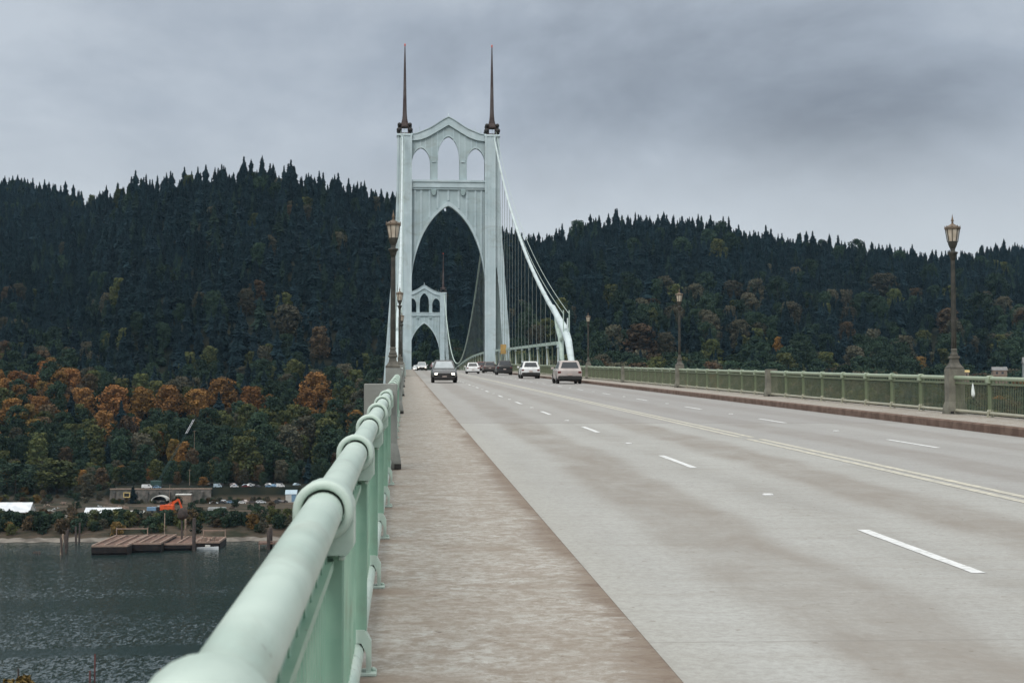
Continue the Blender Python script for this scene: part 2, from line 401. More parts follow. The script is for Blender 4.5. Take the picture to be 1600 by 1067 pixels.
g.b.inputs['Base Color'].default_value = (0.016, 0.032, 0.030, 1)
g.b.inputs['Roughness'].default_value = 0.15
g.b.inputs['IOR'].default_value = 1.33
g.b.inputs['Specular IOR Level'].default_value = 0.5
g.put(g.b.inputs['Normal'], vn_.outputs[0])
M_water = g.m

g = NT('forest_floor'); co, s = g.xyz('Object')
n = g.noise(co, 0.05, 6, 0.6)
col = g.mix(g.mapr(n, 0.4, 0.6), (0.008, 0.012, 0.009), (0.022, 0.022, 0.014))
flat = g.mapr(s[2], 6.2, 9.0, 1.0, 0.0)
n2 = g.noise(co, 0.06, 6, 0.65, stretch=(1, 1.6, 1))
fc = g.mix(g.mapr(n2, 0.40, 0.62), (0.026, 0.028, 0.018), (0.095, 0.072, 0.055))
col = g.mix(flat, col, fc)
g.put(g.b.inputs['Base Color'], col); g.b.inputs['Roughness'].default_value = 0.95; g.b.inputs['Specular IOR Level'].default_value = 0.1
M_floor = g.m
M_bank = mat('bank_soil', (0.10, 0.09, 0.065), 0.95, (0.05, 0.055, 0.03), 0.12, detail=8)

def leaf(name, a, b, r=0.35, sc=0.25):
    m = mat(name, a, 0.85, b, sc, spec=0.12, obj_rand=r, detail=3, lo=0.35, hi=0.65)
    return m
M_bark = mat('bark', (0.05, 0.04, 0.032), 0.9, (0.03, 0.025, 0.02), 2)
M_fir1 = leaf('fir_needles_dark', (0.0045, 0.0112, 0.0135), (0.0085, 0.0191, 0.0212), 0.28)
M_fir2 = leaf('fir_needles_blue', (0.0070, 0.0172, 0.0229), (0.0125, 0.0270, 0.0317), 0.28)
M_fir3 = leaf('fir_needles_olive', (0.0115, 0.0230, 0.0170), (0.0200, 0.0360, 0.0270), 0.28)
M_org = leaf('leaves_orange', (0.26, 0.130, 0.042), (0.125, 0.070, 0.028), 0.35)
M_rust = leaf('leaves_rust', (0.095, 0.064, 0.036), (0.048, 0.040, 0.026), 0.35)
M_ygr = leaf('leaves_yellow_green', (0.095, 0.100, 0.036), (0.040, 0.056, 0.026), 0.35)
M_grn = leaf('leaves_green', (0.0180, 0.0360, 0.0216), (0.0340, 0.0540, 0.0342), 0.35)
M_tan = leaf('leaves_tan', (0.092, 0.082, 0.055), (0.045, 0.050, 0.036), 0.35)
M_gold = leaf('leaves_gold', (0.21, 0.13, 0.042), (0.10, 0.074, 0.028), 0.3)

# ------------------------------------------------------------------ mesh builder
class MB:
    def __init__(s): s.v = []; s.f = []; s.smooth = []
    def add(s, vs, fs, smooth=False):
        o = len(s.v); s.v += [tuple(p) for p in vs]; s.f += [tuple(i + o for i in f) for f in fs]; s.smooth += [smooth] * len(fs)
        return s
    def box(s, x0, x1, y0, y1, z0, z1):
        return s.add([(x0,y0,z0),(x1,y0,z0),(x1,y1,z0),(x0,y1,z0),(x0,y0,z1),(x1,y0,z1),(x1,y1,z1),(x0,y1,z1)],
                     [(0,3,2,1),(4,5,6,7),(0,1,5,4),(1,2,6,5),(2,3,7,6),(3,0,4,7)])
    def bev(s, x0, x1, y0, y1, z0, z1, b):
        """box with chamfered vertical and top edges"""
        def ring(x0, x1, y0, y1, z): return [(x0+b,y0,z),(x1-b,y0,z),(x1,y0+b,z),(x1,y1-b,z),(x1-b,y1,z),(x0+b,y1,z),(x0,y1-b,z),(x0,y0+b,z)]
        v = ring(x0,x1,y0,y1,z0) + ring(x0,x1,y0,y1,z1-b)
        i = b * .8
        v += ring(x0+i,x1-i,y0+i,y1-i,z1)
        f = [tuple(range(7,-1,-1)), tuple(range(16,24))]
        for k in (0, 8):
            for j in range(8): f.append((k+j, k+(j+1)%8, k+8+(j+1)%8, k+8+j))
        return s.add(v, f)
    def bar(s, a, b, w, h=None):
        h = h or w
        a, b = Vector(a), Vector(b); d = (b - a).normalized()
        up = Vector((0,0,1)) if abs(d.z) < .95 else Vector((0,1,0))
        x = d.cross(up).normalized(); z = x.cross(d).normalized()
        v = []
        for p in (a, b):
            for sx, sz in ((-1,-1),(1,-1),(1,1),(-1,1)): v.append(p + x*sx*w/2 + z*sz*h/2)
        return s.add(v, [(3,2,1,0),(4,5,6,7),(0,1,5,4),(1,2,6,5),(2,3,7,6),(3,0,4,7)])
    def tube(s, pts, r, n=12, caps=True):
        pts = [Vector(p) for p in pts]; rs = r if isinstance(r, (list, tuple)) else [r] * len(pts)
        v = []; prev = None
        for i, p in enumerate(pts):
            d = (pts[min(i+1, len(pts)-1)] - pts[max(i-1, 0)]).normalized()
            if prev is None:
                up = Vector((0,0,1)) if abs(d.z) < .9 else Vector((1,0,0)); x = d.cross(up).normalized()
            else: x = (prev - d * prev.dot(d)).normalized()
            prev = x; y = d.cross(x)
            for j in range(n):
                a = 2*math.pi*j/n; v.append(p + (x*math.cos(a) + y*math.sin(a)) * rs[i])
        f = []
        for i in range(len(pts)-1):
            for j in range(n): f.append((i*n+j, i*n+(j+1)%n, (i+1)*n+(j+1)%n, (i+1)*n+j))
        s.add(v, f, True)
        if caps: s.add(v[:n], [tuple(range(n-1,-1,-1))]); s.add(v[-n:], [tuple(range(n))])
        return s
    def lathe(s, prof, cx=0, cy=0, n=16, smooth=True, rot=0.0, arc=None):
        v = []
        for r, z in prof:
            for j in range(n):
                a = 2*math.pi*j/n + rot; v.append((cx + r*math.cos(a), cy + r*math.sin(a), z))
        f = []
        for i in range(len(prof)-1):
            for j in range(n): f.append((i*n+j, i*n+(j+1)%n, (i+1)*n+(j+1)%n, (i+1)*n+j))
        f.append(tuple(range(n-1,-1,-1))); k = (len(prof)-1)*n; f.append(tuple(k+j for j in range(n)))
        return s.add(v, f, smooth)
    def prism(s, poly, axis, a, b):
        """poly: 2-D outline extruded along an axis"""
        n = len(poly)
        def P(p, t):
            if axis == 'y': return (p[0], t, p[1])
            if axis == 'x': return (t, p[0], p[1])
            return (p[0], p[1], t)
        v = [P(p, a) for p in poly] + [P(p, b) for p in poly]
        f = [tuple(range(n)), tuple(range(2*n-1, n-1, -1))] + [(i, i+n, (i+1)%n+n, (i+1)%n) for i in range(n)]
        return s.add(v, f)
    def between(s, xs, top, bot, y0, y1):
        """solid between two curves over x, given thickness along y"""
        for a, b in zip(xs[:-1], xs[1:]):
            q = [(a, bot(a)), (b, bot(b)), (b, top(b)), (a, top(a))]
            v = [(p[0], y0, p[1]) for p in q] + [(p[0], y1, p[1]) for p in q]
            s.add(v, [(0,1,2,3), (7,6,5,4), (0,4,5,1), (2,6,7,3)])
        for x, o in ((xs[0], 0), (xs[-1], 1)):
            v = [(x,y0,bot(x)),(x,y1,bot(x)),(x,y1,top(x)),(x,y0,top(x))]
            s.add(v, [(0,1,2,3) if o else (3,2,1,0)])
        return s
    def build(s, name, m, parent=None, loc=None, recalc=True):
        me = bpy.data.meshes.new(name); me.from_pydata(s.v, [], s.f)
        me.polygons.foreach_set('use_smooth', s.smooth)
        if recalc:
            import bmesh
            bm = bmesh.new(); bm.from_mesh(me); bmesh.ops.recalc_face_normals(bm, faces=bm.faces); bm.to_mesh(me); bm.free()
        me.materials.append(m); me.update()
        o = bpy.data.objects.new(name, me); scene.collection.objects.link(o)
        if parent: o.parent = parent
        if loc: o.location = loc
        return o

def tag(o, label, cat, group=None, kind=None):
    if label: o['label'] = label
    if cat: o['category'] = cat
    if group: o['group'] = group
    if kind: o['kind'] = kind
    return o
def thing(name, label, cat, loc=(0,0,0), rz=0.0, group=None):
    o = bpy.data.objects.new(name, None); scene.collection.objects.link(o)
    o.empty_display_size = 0.1
    o.location = loc; o.rotation_euler = (0, 0, rz)
    return tag(o, label, cat, group)
def struct(o): o['kind'] = 'structure'; return o
def dup(root, loc, rz=None, label=None, group=None, scale=None):
    r = root.copy(); scene.collection.objects.link(r); r.location = loc
    if rz is not None: r.rotation_euler = (0, 0, rz)
    if scale is not None: r.scale = scale
    if label: r['label'] = label
    if group: r['group'] = group
    for ch in list(root.children):
        c = ch.copy(); scene.collection.objects.link(c); c.parent = r
        for gch in list(ch.children):
            d = gch.copy(); scene.collection.objects.link(d); d.parent = c
    return r

# ------------------------------------------------------------------ ground, river, hills
SKY = [(-500,300),(-200,285),(0,275),(60,280),(130,299),(170,291),(190,276),(260,263),(340,252),(390,250),(440,254),(480,256),(520,266),
       (570,278),(620,290),(700,301),(760,334),(820,357),(850,356),(900,336),(930,326),(1000,321),(1100,327),(1130,330),(1160,345),
       (1200,350),(1300,364),(1400,370),(1440,377),(1500,381),(1530,379),(1560,370),(1600,366),(1800,350),(2200,340)]
SU = np.array([a for a, b in SKY], float); SV = np.array([b for a, b in SKY], float)
RU = np.array([-500, 0, 120, 190, 600, 700, 850, 1000, 1500, 1560, 2200], float)
RD = np.array([2500, 2450, 2250, 1800, 1750, 1750, 1900, 1950, 2000, 2350, 2400], float)
def pix_u(a):
    ang = np.arctan(a) - YAW
    return 800 + F_PX * np.tan(ang)
def ridge(u):
    v = np.interp(u, SU, SV); D = np.interp(u, RU, RD)
    el = np.arctan((533.5 - v) / F_PX) + PITCH
    return D, EYE + D * np.tan(el) - 30.0
def gully(x, y):
    return (np.sin(x*0.021 + 1.3*np.sin(y*0.006)) * 9 + np.sin(x*0.0093 + y*0.004 + 1.0) * 13 + np.sin(x*0.047 + y*0.031) * 4
            + np.sin(y*0.022 + x*0.011) * 6 + np.sin(x*0.013 - y*0.017 + 2) * 7)
def height(x, y):
    x = np.asarray(x, float); y = np.asarray(y, float)
    u = pix_u(x / y)
    D, HR_ = ridge(u)
    t = (y - 985) / (D - 985)
    # shore, yard, terrace behind the wall, bluff, long slope, ridge
    wall = (u > 165) & (u < 560)
    yy = [600, 672, 684, 700]
    h = np.interp(y, yy, [-4, -1.2, 1.0, 5.0])
    terr = np.where(wall, np.interp(y, [889, 893, 985], [0, 7.5, 9.0]), np.interp(y, [830, 985], [0, 9.0]))
    h = h + terr
    slope = np.interp(np.clip(t, 0, 1.0), [0, 0.16, 0.26, 0.6, 1.0], [0, 0.155, 0.205, 0.62, 1.0])
    h = h + np.where(y > 985, slope * (HR_ - 14) + gully(x, y) * np.clip(t, 0, 1) * (1 - np.clip(t, 0, 1)) * 2.2, 0)
    back = np.clip(y - D, 0, None)
    h = h - back * 0.30
    return h
cols = np.tan(np.linspace(math.atan(-0.62), math.atan(0.80), 300))
rows = np.concatenate([np.array([600, 640, 668, 672, 678, 684, 690, 700, 730, 780, 830, 860, 885, 888.8, 893.2, 905, 940, 985]), np.linspace(1000, 3100, 140)])
A, Yg = np.meshgrid(cols, rows)
Xg = A * Yg
Zg = height(Xg, Yg)
vv = np.stack([Xg, Yg, Zg], -1).reshape(-1, 3)
nc = len(cols); ff = []
for i in range(len(rows)-1):
    for j in range(nc-1):
        k = i*nc + j; ff.append((k, k+1, k+nc+1, k+nc))
me = bpy.data.meshes.new('hills'); me.from_pydata(vv.tolist(), [], ff); me.polygons.foreach_set('use_smooth', [True]*len(ff)); me.materials.append(M_floor)
o = bpy.data.objects.new('hills', me); scene.collection.objects.link(o); struct(o)

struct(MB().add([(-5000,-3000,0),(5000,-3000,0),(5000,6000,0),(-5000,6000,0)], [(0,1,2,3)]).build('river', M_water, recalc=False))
# near bank: one sheet
xs = np.linspace(-2500, 2500, 120); ys = np.concatenate([np.linspace(-2500, 200, 20), np.linspace(215, 300, 14)])
Xn, Yn = np.meshgrid(xs, ys)
shore = 284 + 5*np.sin(Xn*0.02) + 3*np.sin(Xn*0.07)
Zn = np.clip((shore - Yn) * 0.18, -2.0, 4.0) + 0.4*np.sin(Xn*0.05)*np.cos(Yn*0.04)
vv = np.stack([Xn, Yn, Zn], -1).reshape(-1, 3); nc = len(xs)
ff = [(i*nc+j, i*nc+j+1, (i+1)*nc+j+1, (i+1)*nc+j) for i in range(len(ys)-1) for j in range(nc-1)]
me = bpy.data.meshes.new('ground'); me.from_pydata(vv.tolist(), [], ff); me.materials.append(M_bank)
o = bpy.data.objects.new('ground', me); scene.collection.objects.link(o); struct(o)

# ------------------------------------------------------------------ deck
YS = [-14, -8, -3, 0, 3, 6, 10, 15, 20, 28, 36, 44, 60, 80, 100, 120, 140, 160, 180, 200, 220, 240, 260, 270, 279] + list(np.linspace(285, 641, 40)) + [647, 700, 760, 800]
def sweep(prof, ys=YS, zf=zw):
    """prof: list of (x, dz) closed outline"""
    n = len(prof); v = []; f = []
    for y in ys:
        z = zf(y)
        for x, dz in prof: v.append((x, y, z + dz))
    for i in range(len(ys)-1):
        for j in range(n): f.append((i*n+j, i*n+(j+1)%n, (i+1)*n+(j+1)%n, (i+1)*n+j))
    f.append(tuple(range(n))); f.append(tuple((len(ys)-1)*n + j for j in range(n-1,-1,-1)))
    return MB().add(v, f)
def grid_y(y0, y1):
    return [y for y in YS if y0 < y < y1]
struct(sweep([(KERB_L-.05, -KH-.5), (KERB_R+.05, -KH-.5), (KERB_R+.05, -KH), (CEN, -KH+.0), (KERB_L-.05, -KH)]).build('road', M_road))
def walk(name, xe, xo, m, s):
    # kerb stones with a slightly worn nose, walkway slab behind them
    kx = xe - s*0.16
    k = sweep([(xe, -KH-.3), (xe, -.03), (xe - s*.03, 0), (kx, 0.0), (kx, -KH-.3)])
    w = sweep([(kx, 0), (xo, 0), (xo, -.55), (kx, -.55)])
    return k, w
k, w = walk('l', KERB_L, -0.66, M_walkL, 1)
struct(w.build('sidewalk_left', M_walkL)); kl = k.build('kerb_left', M_walkL); struct(kl)
kx_, w = walk('r', KERB_R, 15.68, M_walkR, -1)
struct(w.build('sidewalk_right', M_walkR))
# right kerb: stained face, one mesh per length so the joints show
for i, (a, b) in enumerate([(-14, 41.15), (41.19, 42.4), (42.44, 800)]):
    ys = [a] + grid_y(a, b) + [b]
    kk = sweep([(KERB_R, -KH-.3), (KERB_R, -.03), (KERB_R+.03, 0.002), (KERB_R+.16, 0.002), (KERB_R+.16, -KH-.3)], ys)
    o = kk.build('kerb_right', M_kerb); struct(o)
# girders under the deck
gd = MB()
for gx in (0.4, 5.0, 9.7, 14.3):
    for a, b in zip(YS[:-1], YS[1:]):
        if b <= 150: gd.bar((gx, a, zw(a)-1.35), (gx, b, zw(b)-1.35), .35, 1.7)
struct(gd.build('bridge_girders', M_deckside))

# markings
def strip(y0, y1, x0, x1, lift=.004, step=3.0):
    n = max(1, int((y1-y0)/step)); v = []; f = []
    for i in range(n+1):
        y = y0 + (y1-y0)*i/n; z = zr(y) + lift
        v += [(x0, y, z), (x1, y, z)]
    for i in range(n): f.append((2*i, 2*i+1, 2*i+3, 2*i+2))
    return v, f
def ragged(y0, y1, x0, x1):
    """one worn dash: slightly uneven outline"""
    n = 10; v = []; f = []
    for i in range(n+1):
        y = y0 + (y1-y0)*i/n; z = zr(y) + .004
        j = rnd.uniform(-.006, .006)
        v += [(x0 + j, y + (rnd.uniform(-.05,.05) if i in (0, n) else 0), z), (x1 + rnd.uniform(-.006,.006), y + (rnd.uniform(-.05,.05) if i in (0, n) else 0), z)]
    for i in range(n): f.append((2*i, 2*i+1, 2*i+3, 2*i+2))
    return v, f
LX1, LX2 = CEN - 2.93, CEN + 2.80
for X, s0 in ((LX1, 12.05), (LX2, 29.75)):
    b = MB(); rf = MB()
    for k in range(-2, 48):
        y = s0 + 12.19*k
        if y < -10: continue
        b.add(*ragged(y, y+3.2, X-.055, X+.055))
        yr = y + 3.2 + 4.0
        z = zr(yr)
        rf.bev(X-.06, X+.06, yr-.06, yr+.06, z, z+.02, .012)
    struct(b.build('lane_marking', M_white, recalc=False)); struct(rf.build('lane_reflectors', M_white))
for dx in (-.13, .13):
    b = MB()
    for (a, c) in ((-12, 33.2), (34.0, 60), (60, 640)):
        b.add(*strip(a, c, CEN+dx-.07, CEN+dx+.07))
    struct(b.build('centre_line', M_yellow, recalc=False))

# ------------------------------------------------------------------ railings
PIPE_Z = 1.01
def collar_post(m_):
    """one post: ring collar round the handrail, bracket, flat stanchion, foot saddle"""
    b = MB()
    ro, ri, hw = .085, .0600, .115
    n = 24; rings = []
    for (r, y) in ((ri, -hw+.008), (ri+.005, -hw), (ro-.008, -hw), (ro-.002, -hw+.005), (ro, -hw+.014), (ro-.003, 0), (ro, hw-.014), (ro-.002, hw-.005), (ro-.008, hw), (ri+.005, hw), (ri, hw-.008)):
        rings.append([(r*math.cos(2*math.pi*j/n), y, PIPE_Z + r*math.sin(2*math.pi*j/n)) for j in range(n)])
    v = [p for q in rings for p in q]; f = []
    for i in range(len(rings)):
        i2 = (i+1) % len(rings)
        for j in range(n): f.append((i*n+j, i*n+(j+1)%n, i2*n+(j+1)%n, i2*n+j))
    b.add(v, f, True)
    # cheeks of the bracket below the ring
    b.prism([(-ro,PIPE_Z),(-ro,PIPE_Z-.10),(-.066,PIPE_Z-.125),(.066,PIPE_Z-.125),(ro,PIPE_Z-.10),(ro,PIPE_Z),(.068,PIPE_Z-.02),(.05,PIPE_Z-.055),(0,PIPE_Z-.070),(-.05,PIPE_Z-.055),(-.068,PIPE_Z-.02)], 'y', -hw+.02, hw-.02)
    for sx in (-1, 1):
        b.lathe([(.011, PIPE_Z-.126), (.011, PIPE_Z-.136), (.004, PIPE_Z-.14)], sx*.05, -.07, 6)
    cb = b; b = MB()
    # H-shaped stanchion
    b.bev(-.054, .054, -.036, -.024, .20, PIPE_Z-.12, .003); b.bev(-.054, .054, .024, .036, .20, PIPE_Z-.12, .003); b.box(-.008, .008, -.024, .024, .20, PIPE_Z-.12)
    b.box(-.040, -.030, -.024, .024, .20, PIPE_Z-.12)
    pb = b; b = MB()
    # saddle over the bottom rail
    b.prism([(-.075,0.012),(-.075,.15),(-.045,.205),(.045,.205),(.075,.15),(.075,.012),(.052,.012),(.052,.10),(.03,.145),(-.03,.145),(-.052,.10),(-.052,.012)], 'y', -.05, .05)
    b.bev(-.10, .10, -.07, .07, 0.0, .014, .004)
    for sx in (-.085, .085): b.lathe([(.012,.014),(.012,.026),(.004,.03)], sx, 0, 8)
    return cb, pb, b
def panel(m1):
    """balusters of one bay, sheared to the grade; origin at the bay's near post"""
    b = MB()
    y0, y1 = .06, PAN - .06
    n = 23
    for i in range(n):
        y = y0 + (y1-y0)*(i+.5)/n; dz = SL*y
        b.box(-.008, .008, y-.008, y+.008, .155+dz, .845+dz)
    return b
def midrail(extra):
    b = MB()
    y0, y1 = .036, PAN-.036
    for (x0, x1, z0, z1) in ((-.028, .028, .845, .87), (-.008, .008, .87, .90)):
        b.add([(x0,y0,z0+SL*y0),(x1,y0,z0+SL*y0),(x1,y1,z0+SL*y1),(x0,y1,z0+SL*y1),(x0,y0,z1+SL*y0),(x1,y0,z1+SL*y0),(x1,y1,z1+SL*y1),(x0,y1,z1+SL*y1)],
              [(0,3,2,1),(4,5,6,7),(0,1,5,4),(1,2,6,5),(2,3,7,6),(3,0,4,7)])
    for i in range(12):
        y = .12 + i*(PAN-.24)/11; dz = SL*y
        b.box(-.012, .012, y-.018, y+.018, .87+dz, PIPE_Z-.045+dz)
    return b
def pier_mb(sgn, lamp):
    """square railing pier with flared foot; extends outward (sgn) of the rail line"""
    b = MB()
    x0, x1 = (-.20, .28)
    if sgn < 0: x0, x1 = -.34, .13
    h = 1.25 if lamp else 1.13
    b.bev(x0+.015, x1-.015, -.20, .20, .32, h, .012)
    # flared foot
    v = []
    rings = [(.05, 0.0), (.05, .10), (.035, .19), (.018, .27), (0, .34)]
    prof = [(x0+.015-a, x1-.015+a, .20+a, z) for a, z in rings]
    for xa, xb, yy, z in prof: v += [(xa,-yy,z),(xb,-yy,z),(xb,yy,z),(xa,yy,z)]
    f = [(3,2,1,0)]
    for i in range(len(prof)-1):
        for j in range(4): f.append((i*4+j, i*4+(j+1)%4, i*4+4+(j+1)%4, i*4+4+j))
    b.add(v, f)
    return b, h
def railing(X, sgn, k0, k1, mp_, mr_, mb_, mbar, label, E0=E0):
    rt = thing('railing', label, 'railing', (X, E0 + k0*PAN, zw(E0 + k0*PAN)))
    y0 = rt.location.y; z0 = rt.location.z
    post0 = pan0 = mid0 = None
    L = (k1-k0)*PAN
    piers = [k for k in range(k0, k1+1) if k % 8 == 0 and E0 + k*PAN < 150]
    segs = []; last = -.3 if k0 % 8 else .2
    for k in piers:
        y = (k-k0)*PAN
        if y - .20 > last: segs.append((last, y-.20))
        last = y + .20
    segs.append((last, L + .3))
    hp = MB(); bp = MB()
    for a, c in segs:
        hp.tube([(0, a, PIPE_Z+SL*a), (0, c, PIPE_Z+SL*c)], .0555, 24)
        bp.tube([(0, a, .105+SL*a), (0, c, .105+SL*c)], .042, 12)
    hp.build('handrail', mp_, rt); bp.build('bottom_rail', mb_, rt)
    lamps = []
    for k in range(k0, k1+1):
        y = (k-k0)*PAN; loc = (0, y, SL*y)
        if k in piers:
            lamp = (k // 8) % 2 == 0
            b, h = pier_mb(sgn, lamp)
            po = b.build('railing_pier', M_pier if sgn < 0 else M_pierR, rt, loc)
            MB().box(.08 if sgn < 0 else -.17, .17 if sgn < 0 else -.08, -.27, -.255, 0, .07).build('drain', M_plastic, po)
            if lamp: lamps.append((X + (.035 if sgn > 0 else -.13), E0 + k*PAN, z0 + SL*y + h))
        else:
            if post0 is None:
                cb, pb, sb = collar_post(mr_)
                post0 = pb.build('post', mr_, rt, loc); cb.build('collar', mp_, post0); sb.build('foot', mb_ if sgn > 0 else mp_, post0)
            else:
                c = post0.copy(); scene.collection.objects.link(c); c.parent = rt; c.location = loc
                for q in list(post0.children):
                    d = q.copy(); scene.collection.objects.link(d); d.parent = c
        if k < k1:
            if pan0 is None:
                pan0 = panel(mr_).build('baluster_panel', mbar, rt, loc); mid0 = midrail(0).build('mid_rail', mr_, rt, loc)
            else:
                for q in (pan0, mid0):
                    c = q.copy(); scene.collection.objects.link(c); c.parent = rt; c.location = loc
    return lamps
lampsL = railing(XL, -1, -17, 82, M_pipe, M_rail, M_pipe, M_rail, 'mint green iron railing with thick tubular handrail beside the left walkway', E0+.2)
lampsR = railing(XR, 1, -6, 82, M_pipeR, M_railR, M_bottomR, M_bar, 'weathered green iron railing with thin balusters along the right walkway')
# railings of the suspended span, behind the near tower
for X, lb in ((XL, 'far stretch of the left green railing, beyond the near tower'), (XR, 'far stretch of the right green railing, beyond the near tower')):
    rt = thing('railing', lb, 'railing', (X, D1+6, zw(D1+6)))
    ys = list(np.linspace(0, D2-D1-12, 40)); z0 = zw(D1+6)
    MB().tube([(0, y, zw(D1+6+y)-z0+PIPE_Z) for y in ys], .057, 8).build('handrail', M_pipeR, rt)
    b = MB()
    y = 0
    while y < D2-D1-12:
        z = zw(D1+6+y)-z0; b.box(-.03, .03, y-.03, y+.03, z, z+.96); y += PAN
    y = .3
    while y < D2-D1-12:
        z = zw(D1+6+y)-z0; b.box(-.011, .011, y-.02, y+.02, z+.14, z+.86); y += .3
    b.tube([(0, y, zw(D1+6+y)-z0+.12) for y in ys], .04, 6).tube([(0, y, zw(D1+6+y)-z0+.86) for y in ys], .03, 6)
    b.build('baluster_panel', M_railR, rt)

# ------------------------------------------------------------------ street lamps
def street_lamp():
    t = thing('street_lamp', 'x', 'street lamp')
    b = MB()
    sq = lambda r, z: [(-r,-r,z),(r,-r,z),(r,r,z),(-r,r,z)]
    prof = [(.20,0),(.20,.05),(.185,.06),(.15,.10),(.115,.17),(.10,.25),(.10,.29),(.125,.30),(.125,.345),(.10,.36)]
    v = []; f = [(3,2,1,0)]
    for r, z in prof: v += sq(r, z)
    for i in range(len(prof)-1):
        for j in range(4): f.append((i*4+j, i*4+(j+1)%4, i*4+4+(j+1)%4, i*4+4+j))
    f.append(tuple(len(prof)*4-4+j for j in range(4)))
    b.add(v, f); b.lathe([(.105,.36),(.11,.40),(.085,.45),(.075,.50),(.09,.53),(.075,.57)], n=16)
    b.build('base', M_lampbase, t)
    b = MB(); b.lathe([(.072,.57),(.068,1.3),(.055,3.1),(.052,3.13)], n=16)
    for j in range(8):
        a = 2*math.pi*j/8
        b.tube([(.066*math.cos(a), .066*math.sin(a), .60), (.05*math.cos(a), .05*math.sin(a), 3.08)], .012, 5)
    b.lathe([(.06,1.30),(.072,1.32),(.072,1.36),(.06,1.38)], n=16)
    b.lathe([(.055,3.04),(.085,3.14),(.10,3.20),(.135,3.235),(.14,3.26),(.135,3.28),(.07,3.29),(.062,3.34),(.075,3.37)], n=16)
    b.build('pole', M_lampmetal, t)
    ln = MB()
    ln.lathe([(.065,3.37),(.085,3.40),(.115,3.47),(.135,3.55),(.138,3.57),(.12,3.58)], n=8, smooth=False, rot=R(22.5))
    for j in range(8):
        a = 2*math.pi*(j+.5)/8
        ln.bar((.138*math.cos(a), .138*math.sin(a), 3.56), (.20*math.cos(a), .20*math.sin(a), 3.93), .018, .018)
    lo = ln.build('lantern', M_lampmetal, t)
    gl = MB().lathe([(.122,3.575),(.183,3.92)], n=8, smooth=False, rot=R(22.5)).build('glass', M_lglass, lo)
    cr_ = MB(); cr_.lathe([(.19,3.915),(.222,3.92),(.225,3.965),(.20,3.985),(.13,4.02),(.06,4.06),(.03,4.08)], n=8, smooth=False, rot=R(22.5))
    for j in range(8):
        a = 2*math.pi*(j+.5)/8; cr_.lathe([(.014,3.97),(.014,3.995),(.002,4.03)], .205*math.cos(a), .205*math.sin(a), 6)
    cr_.build('crown', M_lampmetal2, lo)
    MB().lathe([(.02,4.07),(.035,4.10),(.02,4.13),(.045,4.15),(.03,4.20),(.012,4.28),(.002,4.36)], n=8).build('finial', M_lampmetal2, lo)
    return t
lamp0 = street_lamp()
labL = ['lantern street lamp on the left railing, nearest of the left row', 'second lantern street lamp of the left row, beyond the nearest', 'third lantern street lamp of the left row, small, in front of the tower']
labR = ['lantern street lamp at the right railing by the hanging white bag, tallest in the photo', 'middle lantern street lamp on the right railing, against orange trees', 'small far lantern street lamp on the right railing, near the cable end']
first = True
for ls, labs in ((lampsL, labL), (lampsR, labR)):
    ls = [p for p in ls if p[1] > 40]
    for p, lb in zip(ls, labs):
        if first: lamp0.location = p; lamp0['label'] = lb; lamp0['group'] = 'street lamps along the railings'; first = False
        else: dup(lamp0, p, label=lb, group='street lamps along the railings')

# white bag tied to the right railing
bx, bz = at(1518, 603, 41.6)
by = Yof(1518, XR - .09); _, bz = at(1518, 598, by)
b = MB()
prof = [(.004,0),(.018,-.03),(.03,-.07),(.05,-.16),(.07,-.26),(.075,-.33),(.05,-.37)]
v = []; n = 14
for r, z in prof:
    for j in range(n):
        a = 2*math.pi*j/n; rr = r*(1 + .28*math.sin(3*a + z*9) + .1*math.sin(7*a))
        v.append((rr*.55*math.cos(a), rr*math.sin(a), z))
f = [(i*n+j, i*n+(j+1)%n, (i+1)*n+(j+1)%n, (i+1)*n+j) for i in range(len(prof)-1) for j in range(n)]
f.append(tuple(range((len(prof)-1)*n, len(prof)*n))); f.append(tuple(range(n-1,-1,-1)))
b.add(v, f, True); b.add([(0,-.02,-.35),(0,.03,-.36),(.01,.015,-.44),(0,-.04,-.30),(0,-.09,-.33),(.01,-.075,-.43)], [(0,1,2),(3,4,5)])
tag(b.build('plastic_bag', M_bag, None, (XR-.055, by, bz)), 'white plastic bag hanging on the bars of the right railing', 'bag')

# ------------------------------------------------------------------ viaduct pier beside the left railing
b = MB()
yy = 62; h = zw(yy) - 2.3
b.bev(0.0, 2.2, yy-1.3, yy+1.3, 2, h-1.6, .1); b.bev(12.5, 14.7, yy-1.3, yy+1.3, 2, h-1.6, .1); b.bev(-.3, 15.0, yy-1.5, yy+1.5, h-1.6, h, .1)
tag(b.build('viaduct_pier', M_conc), 'concrete viaduct pier under the deck, second from the camera', 'pier')
for i, yy in enumerate((18, 105, 148)):
    b = MB(); h = zw(yy) - 2.3
    b.bev(0.0, 2.2, yy-1.3, yy+1.3, 2, h-1.6, .1); b.bev(12.5, 14.7, yy-1.3, yy+1.3, 2, h-1.6, .1); b.bev(-.3, 15.0, yy-1.5, yy+1.5, h-1.6, h, .1)
    tag(b.build('viaduct_pier', M_conc), ['concrete viaduct pier under the deck nearest the camera', 'concrete viaduct pier under the deck midway to the cables', 'concrete viaduct pier under the deck at the cable end'][i], 'pier')

